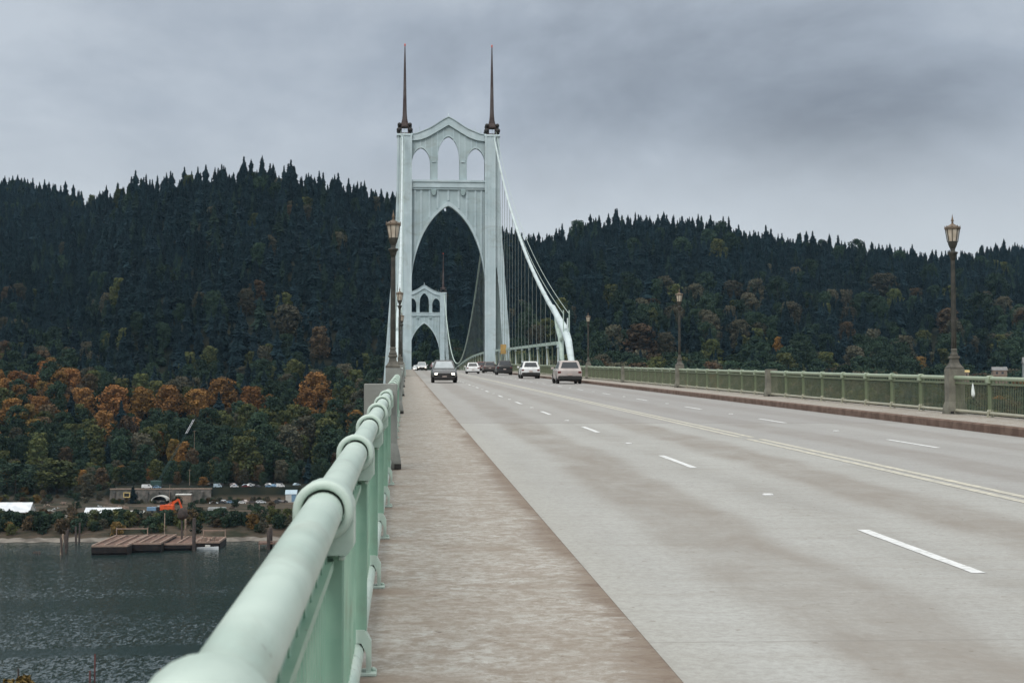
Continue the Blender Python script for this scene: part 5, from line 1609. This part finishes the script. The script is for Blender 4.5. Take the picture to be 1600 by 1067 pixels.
# culvert arch with pale roof
xa = at(250, 785, 872)[0]; zg = ground_z(xa, 872); r_ = 11/F_PX*872
t = thing('arched_shelter', 'dark arched shelter opening with a pale rim below the embankment', 'shelter', (xa, 872, zg+1.5))
b = MB(); n = 12; v = []
for k in range(n+1):
    a = math.pi*k/n
    for rr_, yy in ((r_, -3), (r_+.5, -3), (r_+.5, 6), (r_, 6)): v.append((rr_*math.cos(a), yy, rr_*.62*math.sin(a)+.2))
f = [(4*i+j, 4*i+(j+1)%4, 4*i+4+(j+1)%4, 4*i+4+j) for i in range(n) for j in range(4)] + [(0,1,2,3), (4*n,4*n+1,4*n+2,4*n+3)]
b.add(v, f).build('rim', M_wallw, t)
MB().prism([(r_*.99*math.cos(math.pi*k/12), r_*.61*math.sin(math.pi*k/12)+.2) for k in range(13)], 'y', 2, 5.5).build('interior_shade', M_dark, t)  # black plug, the shade inside the arch as a solid colour
# yellow framed board
xa = at(198, 772, 864)[0]; zg = ground_z(xa, 864); zc_ = z_of(773, 864, 198); hw_ = 5.2/F_PX*864; hh_ = 4/F_PX*864
t = thing('billboard', 'small yellow-framed board on posts below the embankment', 'board', (xa, 864, zg))
for a in ((-hw_, hw_, hh_-.5, hh_), (-hw_, hw_, -hh_, -hh_+.5), (-hw_, -hw_+.5, -hh_+.5, hh_-.5), (hw_-.5, hw_, -hh_+.5, hh_-.5)):
    MB().box(a[0], a[1], -.2, .1, zc_-zg+a[2], zc_-zg+a[3]).build('frame', M_yel, t)
MB().box(-hw_+.4, hw_-.4, 0, .08, zc_-zg-hh_+.4, zc_-zg+hh_-.4).build('panel', M_dark, t)
for sx_ in (-1, 1): MB().box(sx_*hw_*.7-.12, sx_*hw_*.7+.12, .1, .35, 0, zc_-zg).build('post', M_pile, t)
# orange loading machine: tracked base, cab, lattice boom
xa = at(262, 800, 790)[0]; zg = ground_z(xa, 790)
t = thing('excavator', 'bright orange tracked excavator with folded boom in the river yard', 'excavator', (xa, 790, zg))
MB().bev(-3.6, 3.2, -1.8, 1.8, 1.5, 4.2, .25).build('body', M_orange, t)
MB().bev(-3.5, -1.2, -1.6, .2, 4.2, 6.0, .2).build('cab', M_glass, t)
for sy_ in (-1.6, 1.6): MB().prism([(-3.6,.3),(-3.2,1.3),(3.2,1.3),(3.6,.3),(3.2,0),(-3.2,0)], 'y', sy_-.4, sy_+.4).build('track', M_black, t)
b = MB(); b.bar((1.0,0,3.4), (5.2,0,6.8), .7, 1.0); b.bar((5.2,0,6.8), (6.8,0,2.6), .55, .8); b.bar((0,.5,4.4),(3.6,.5,6.1),.25,.25); b.build('boom', M_orange, t)
MB().prism([(6.2,2.8),(7.6,2.6),(7.9,1.4),(6.6,.9)], 'y', -.7, .7).build('bucket', M_orange, t)
xa = at(240, 800, 792)[0]
t = thing('dump_truck', 'dark truck parked left of the orange excavator', 'truck', (xa, 792, ground_z(xa, 792)))
MB().bev(-3.2, 1.4, -1.2, 1.2, 1.1, 2.9, .15).build('load_bed', M_blue, t); MB().bev(1.6, 3.2, -1.1, 1.1, .8, 3.0, .25).build('cab', M_glass, t)
for x_ in (-2.3, -.9, 2.4):
    for sy_ in (-1, 1): MB().tube([(x_, sy_*1.0-.2, .55), (x_, sy_*1.0+.2, .55)], .55, 12).build('wheel', M_black, t)
# slanting derrick boom
Yb = 902; p0 = at(247, 752, Yb); p1 = at(291, 677, Yb); p2 = at(303, 655, Yb)
t = thing('crane_boom', 'slanting lattice crane boom with a white tip against the trees', 'crane', (p0[0], Yb, ground_z(p0[0], Yb)))
zb_ = t.location.z
def lattice(a, c, m_, nm, w=.55, n=14):
    b = MB(); a = Vector(a); c = Vector(c)
    for ox, oy in ((-w,-w),(w,-w),(w,w),(-w,w)): b.bar(a+Vector((ox,oy,0)), c+Vector((ox*.8,oy*.8,0)), .13, .13)
    for i in range(n):
        p = a.lerp(c, i/n); q_ = a.lerp(c, (i+1)/n); sx_ = -1 if i % 2 else 1
        b.bar(p+Vector((w*sx_,-w,0)), q_+Vector((-w*sx_,-w,0)), .10, .10); b.bar(p+Vector((-w*sx_,w,0)), q_+Vector((w*sx_,w,0)), .10, .10)
    b.build(nm, m_, t)
lattice((0,0,3.0), (p1[0]-p0[0], 0, p1[1]-zb_), M_crane, 'boom', n=20)
lattice((p1[0]-p0[0], 0, p1[1]-zb_), (p2[0]-p0[0], 0, p2[1]-zb_), M_roofw, 'boom_tip', .45, 5)
MB().bev(-4, 2, -2, 2, .8, 3.6, .3).build('cab', M_crane, t); MB().bev(-4, 3, -2.4, 2.4, -.2, .8, .2).build('track_base', M_black, t)
# poles
def pole(u, vb, vt, Y, label, m_=M_pileL, arm=False, r=.16):
    x = at(u, vb, Y)[0]; z = ground_z(x, Y); zt_ = at(u, vt, Y)[1]
    t = thing('utility_pole', label, 'pole', (x, Y, z), 0, None)
    MB().tube([(0,0,-.5), (0,0,zt_-z)], [r, r*.7], 8).build('shaft', m_, t)
    if arm: MB().bar((-.9,0,zt_-z-.6), (.9,0,zt_-z-.6), .14, .14).build('crossarm', m_, t)
    else: MB().bev(-.15, .9, -.12, .12, zt_-z-.1, zt_-z+.05, .03).build('lamp_arm', m_, t)
pole(265, 790, 757, 860, 'thin pale pole standing in front of the embankment')
pole(296, 770, 733, 915, 'tall bare pole behind the right part of the embankment', arm=True)
pole(117, 808, 784, 800, 'short pale pole between the white shed and the warehouse')
pole(303, 770, 672, 960, 'very tall thin pole in front of the rusty tree', arm=True, r=.14)
# vehicles of the yard
def yard_car(u, Y, m_, label, cat='car', L=4.5, H=1.5, W=1.8, van=False, rz=0.0, zg=None, group=None):
    x = at(u, 770, Y)[0]; z = ground_z(x, Y) if zg is None else zg
    t = thing('van' if van else 'parked_car', label, cat, (x, Y, z), rz, group)
    b = MB()
    if van: pr = [(-L/2,.3),(-L/2,H),(L/2-1.2,H),(L/2-.5,H*.6),(L/2,H*.5),(L/2,.3)]
    else: pr = [(-L/2,.3),(-L/2,.85),(-L/2+.5,.95),(-L/2+1.1,H),(L/2-1.9,H),(L/2-1.2,.95),(L/2,.8),(L/2,.3)]
    b.prism(pr, 'y', -W/2, W/2).build('body', m_, t)
    for sy_ in (-1,):
        MB().prism([(-L/2+.8,.98),(-L/2+1.25,H-.12),(L/2-2.0,H-.12),(L/2-1.45,.98)] if not van else [(L/2-2.2,H*.62),(L/2-2.2,H*.9),(L/2-1.3,H*.9),(L/2-.8,H*.62)], 'y', -W/2-.02, W/2+.02).build('side_window', M_glass, t)
    for x_ in (-L/2+.85, L/2-.85):
        for sy_ in (-1, 1): MB().tube([(x_, sy_*(W/2-.1)-.11, .33), (x_, sy_*(W/2-.1)+.11, .33)], .33, 10).build('wheel', M_black, t)
zt_w = z_of(763, 889, 240)
yard_car(229.5, 890.5, P_white, 'white van driving along the top of the stone embankment', 'van', 5.6, 2.2, 2.0, True, 0, zt_w)
yard_car(245.5, 890.5, M_blue, 'blue car on top of the embankment just right of the white van', 'car', 4.4, 1.6, 1.8, False, 0, zt_w)
cl = [M_roofw, P_dark, M_blue, P_white, P_grey, M_roofw, P_dark, M_lightb, P_white, P_maroon, P_dark, M_blue, P_white]
nm_ = ['white', 'dark grey', 'blue', 'pale', 'brown', 'white', 'dark grey', 'light blue', 'pale', 'maroon', 'dark grey', 'blue', 'pale']
lc = ['leftmost of the lower row of parked cars, white, by the embankment end', 'dark car second in the lower row of parked cars', 'blue car third in the lower row below the trees',
      'white car in the middle of the lower parked row', 'brown car right of the middle in the lower parked row', 'white car left of the light blue one, lower row', 'dark car nearest the blue and white building, lower row']
for k, u in enumerate((334, 347, 361, 378, 394, 409, 430)):
    yard_car(u, 868 + (k % 3)*2, cl[k], lc[k], rz=rnd.uniform(-.3, .3), group='cars parked in the yard')
lc2 = ['light blue van at the left of the upper row under the trees', 'pale car in the upper row under the large yellow-green tree', 'maroon car in the upper row behind the lower parked cars',
       'dark car in the upper row right of the maroon one', 'blue car near the right end of the upper parked row', 'pale van at the right end of the upper parked row']
for k, u in enumerate((340, 366, 384, 402, 421, 438)):
    yard_car(u, 893.5+2, cl[7+k], lc2[k], cat='van' if k in (0, 5) else 'car', van=k in (0, 5), H=2.1 if k in (0, 5) else 1.5, rz=rnd.uniform(-.3, .3), group='cars parked in the yard')
# heaps of stone and scrap in the yard
for k, (u, v, w, lb) in enumerate(((45, 806, 22, 'pale rubble heap just right of the white-roofed shed'), (68, 804, 18, 'second pale rubble heap, between the shed and the gold shrubs'), (97, 803, 24, 'long low heap of pale scrap in the middle of the yard'), (375, 800, 16, 'small tan heap right of the grey container'), (432, 800, 16, 'pale heap under the blue and white building'), (128, 758+15, 8, 'conical pale heap left of the embankment'))):
    Y = 745 + 6*k if k < 5 else 880
    x = at(u, v, Y)[0]; z = ground_z(x, Y); wm = w/F_PX*Y/2
    b = MB(); v_ = []; n = 14
    for i, (r_, h_) in enumerate(((1,0),(.85,.35),(.6,.7),(.3,.92),(.02,1))):
        for j in range(n):
            a = 2*math.pi*j/n; q_ = 1 + .28*math.sin(3*a+k) + rnd.uniform(-.16,.16)
            v_.append((wm*r_*q_*math.cos(a), wm*.6*r_*q_*math.sin(a), wm*.42*h_*(1+rnd.uniform(-.15,.15)) - .1))
    f = [(i*n+j, i*n+(j+1)%n, (i+1)*n+(j+1)%n, (i+1)*n+j) for i in range(4) for j in range(n)]
    tag(b.add(v_, f).build('rubble_heap', M_sand if k % 2 == 0 else M_tanw, None, (x, Y, z)), lb, 'rubble')
for k in range(26):
    u = rnd.uniform(52, 440); Y = rnd.uniform(735, 862)
    if 186 < u < 300 and Y < 800: Y += 40
    x = at(u, 800, Y)[0]; z = ground_z(x, Y); t = thing('scrap_pile', 'small pile of timber and scrap lying in the river yard', 'scrap', (x, Y, z), rnd.uniform(0, 3), 'scrap piles in the river yard')
    b = MB()
    for i in range(9):
        a = rnd.uniform(0, 3.1); cx_, cy_ = rnd.uniform(-2.2, 2.2), rnd.uniform(-1, 1); L_ = rnd.uniform(.8, 2.6); hh = .2 + .25*(i % 4)
        b.bar((cx_-L_/2*math.cos(a), cy_-L_/2*math.sin(a), hh), (cx_+L_/2*math.cos(a), cy_+L_/2*math.sin(a), hh+rnd.uniform(-.1,.5)), .35, .25)
    b.build('beams', [M_tanw, M_deckl, M_cont, M_wallw, M_pile][k % 5], t)
mats_c = [P_white, P_dark, M_blue, P_grey, M_lightb, P_dark, P_silver]
for k in range(22):
    u = rnd.uniform(328, 470); Y = rnd.choice([872, 876, 880, 897, 901, 905, 910])
    t_g = yard_car(u, Y, mats_c[k % 7], 'small vehicle in the crowded rows parked below the trees', rz=rnd.uniform(-1.3, 1.3), group='crowded vehicles parked below the trees')
for k in range(46):
    u = rnd.uniform(176, 335) if k < 30 else rnd.uniform(330, 470); Y = rnd.uniform(866, 886) if k < 30 else rnd.uniform(884, 888)
    x, _ = at(u, 800, Y); j = rnd.choice([0, 0, 1, 3, 4])
    plant(BUSH[j], x, Y, ground_z(x, Y)-.2, rnd.uniform(.35, .8), rnd.uniform(0, 6), lbB[j], 'shrub', lbB[j].split(' on ')[0] + 's')
# houses under the right-hand hill
def house(u, v0, v1, w, Y, mw, mr__, label):
    x = at(u, v1, Y)[0]; z0 = at(u, v1, Y)[1]; zt_ = at(u, v0, Y)[1]; W_h = w/F_PX*Y; h = zt_-z0
    t = thing('house', label, 'house', (x-W_h/2, Y, z0-6), R(-12)); he = 6+h*.55; dp = W_h*.7
    MB().box(0, W_h, 0, dp, 0, he).build('wall', mw, t)
    MB().prism([(-.4,he),(dp/2,6+h),(dp+.4,he)], 'x', -.4, W_h+.4).build('roof', mr__, t)
    for i in range(2): MB().bev(W_h*(.2+.4*i), W_h*(.36+.4*i), -.06, 0, he-2.4, he-1.0, .02).build('window', M_glass, t)
    return x, z0
M_roofg = mat('grey_roof', (0.22, 0.22, 0.22), 0.8, (0.16, 0.16, 0.16), 0.5)
house(1562, 573, 585, 22, 980, M_tanw, M_roofg, 'grey-roofed house above the right railing near the photo edge')
house(1608, 558, 580, 18, 990, M_cont, M_roofg, 'white house at the right edge of the photo under the hill')
house(1508, 578, 586, 12, 985, M_tanw, M_yel, 'low yellowish roof just right of the tall right lamp')
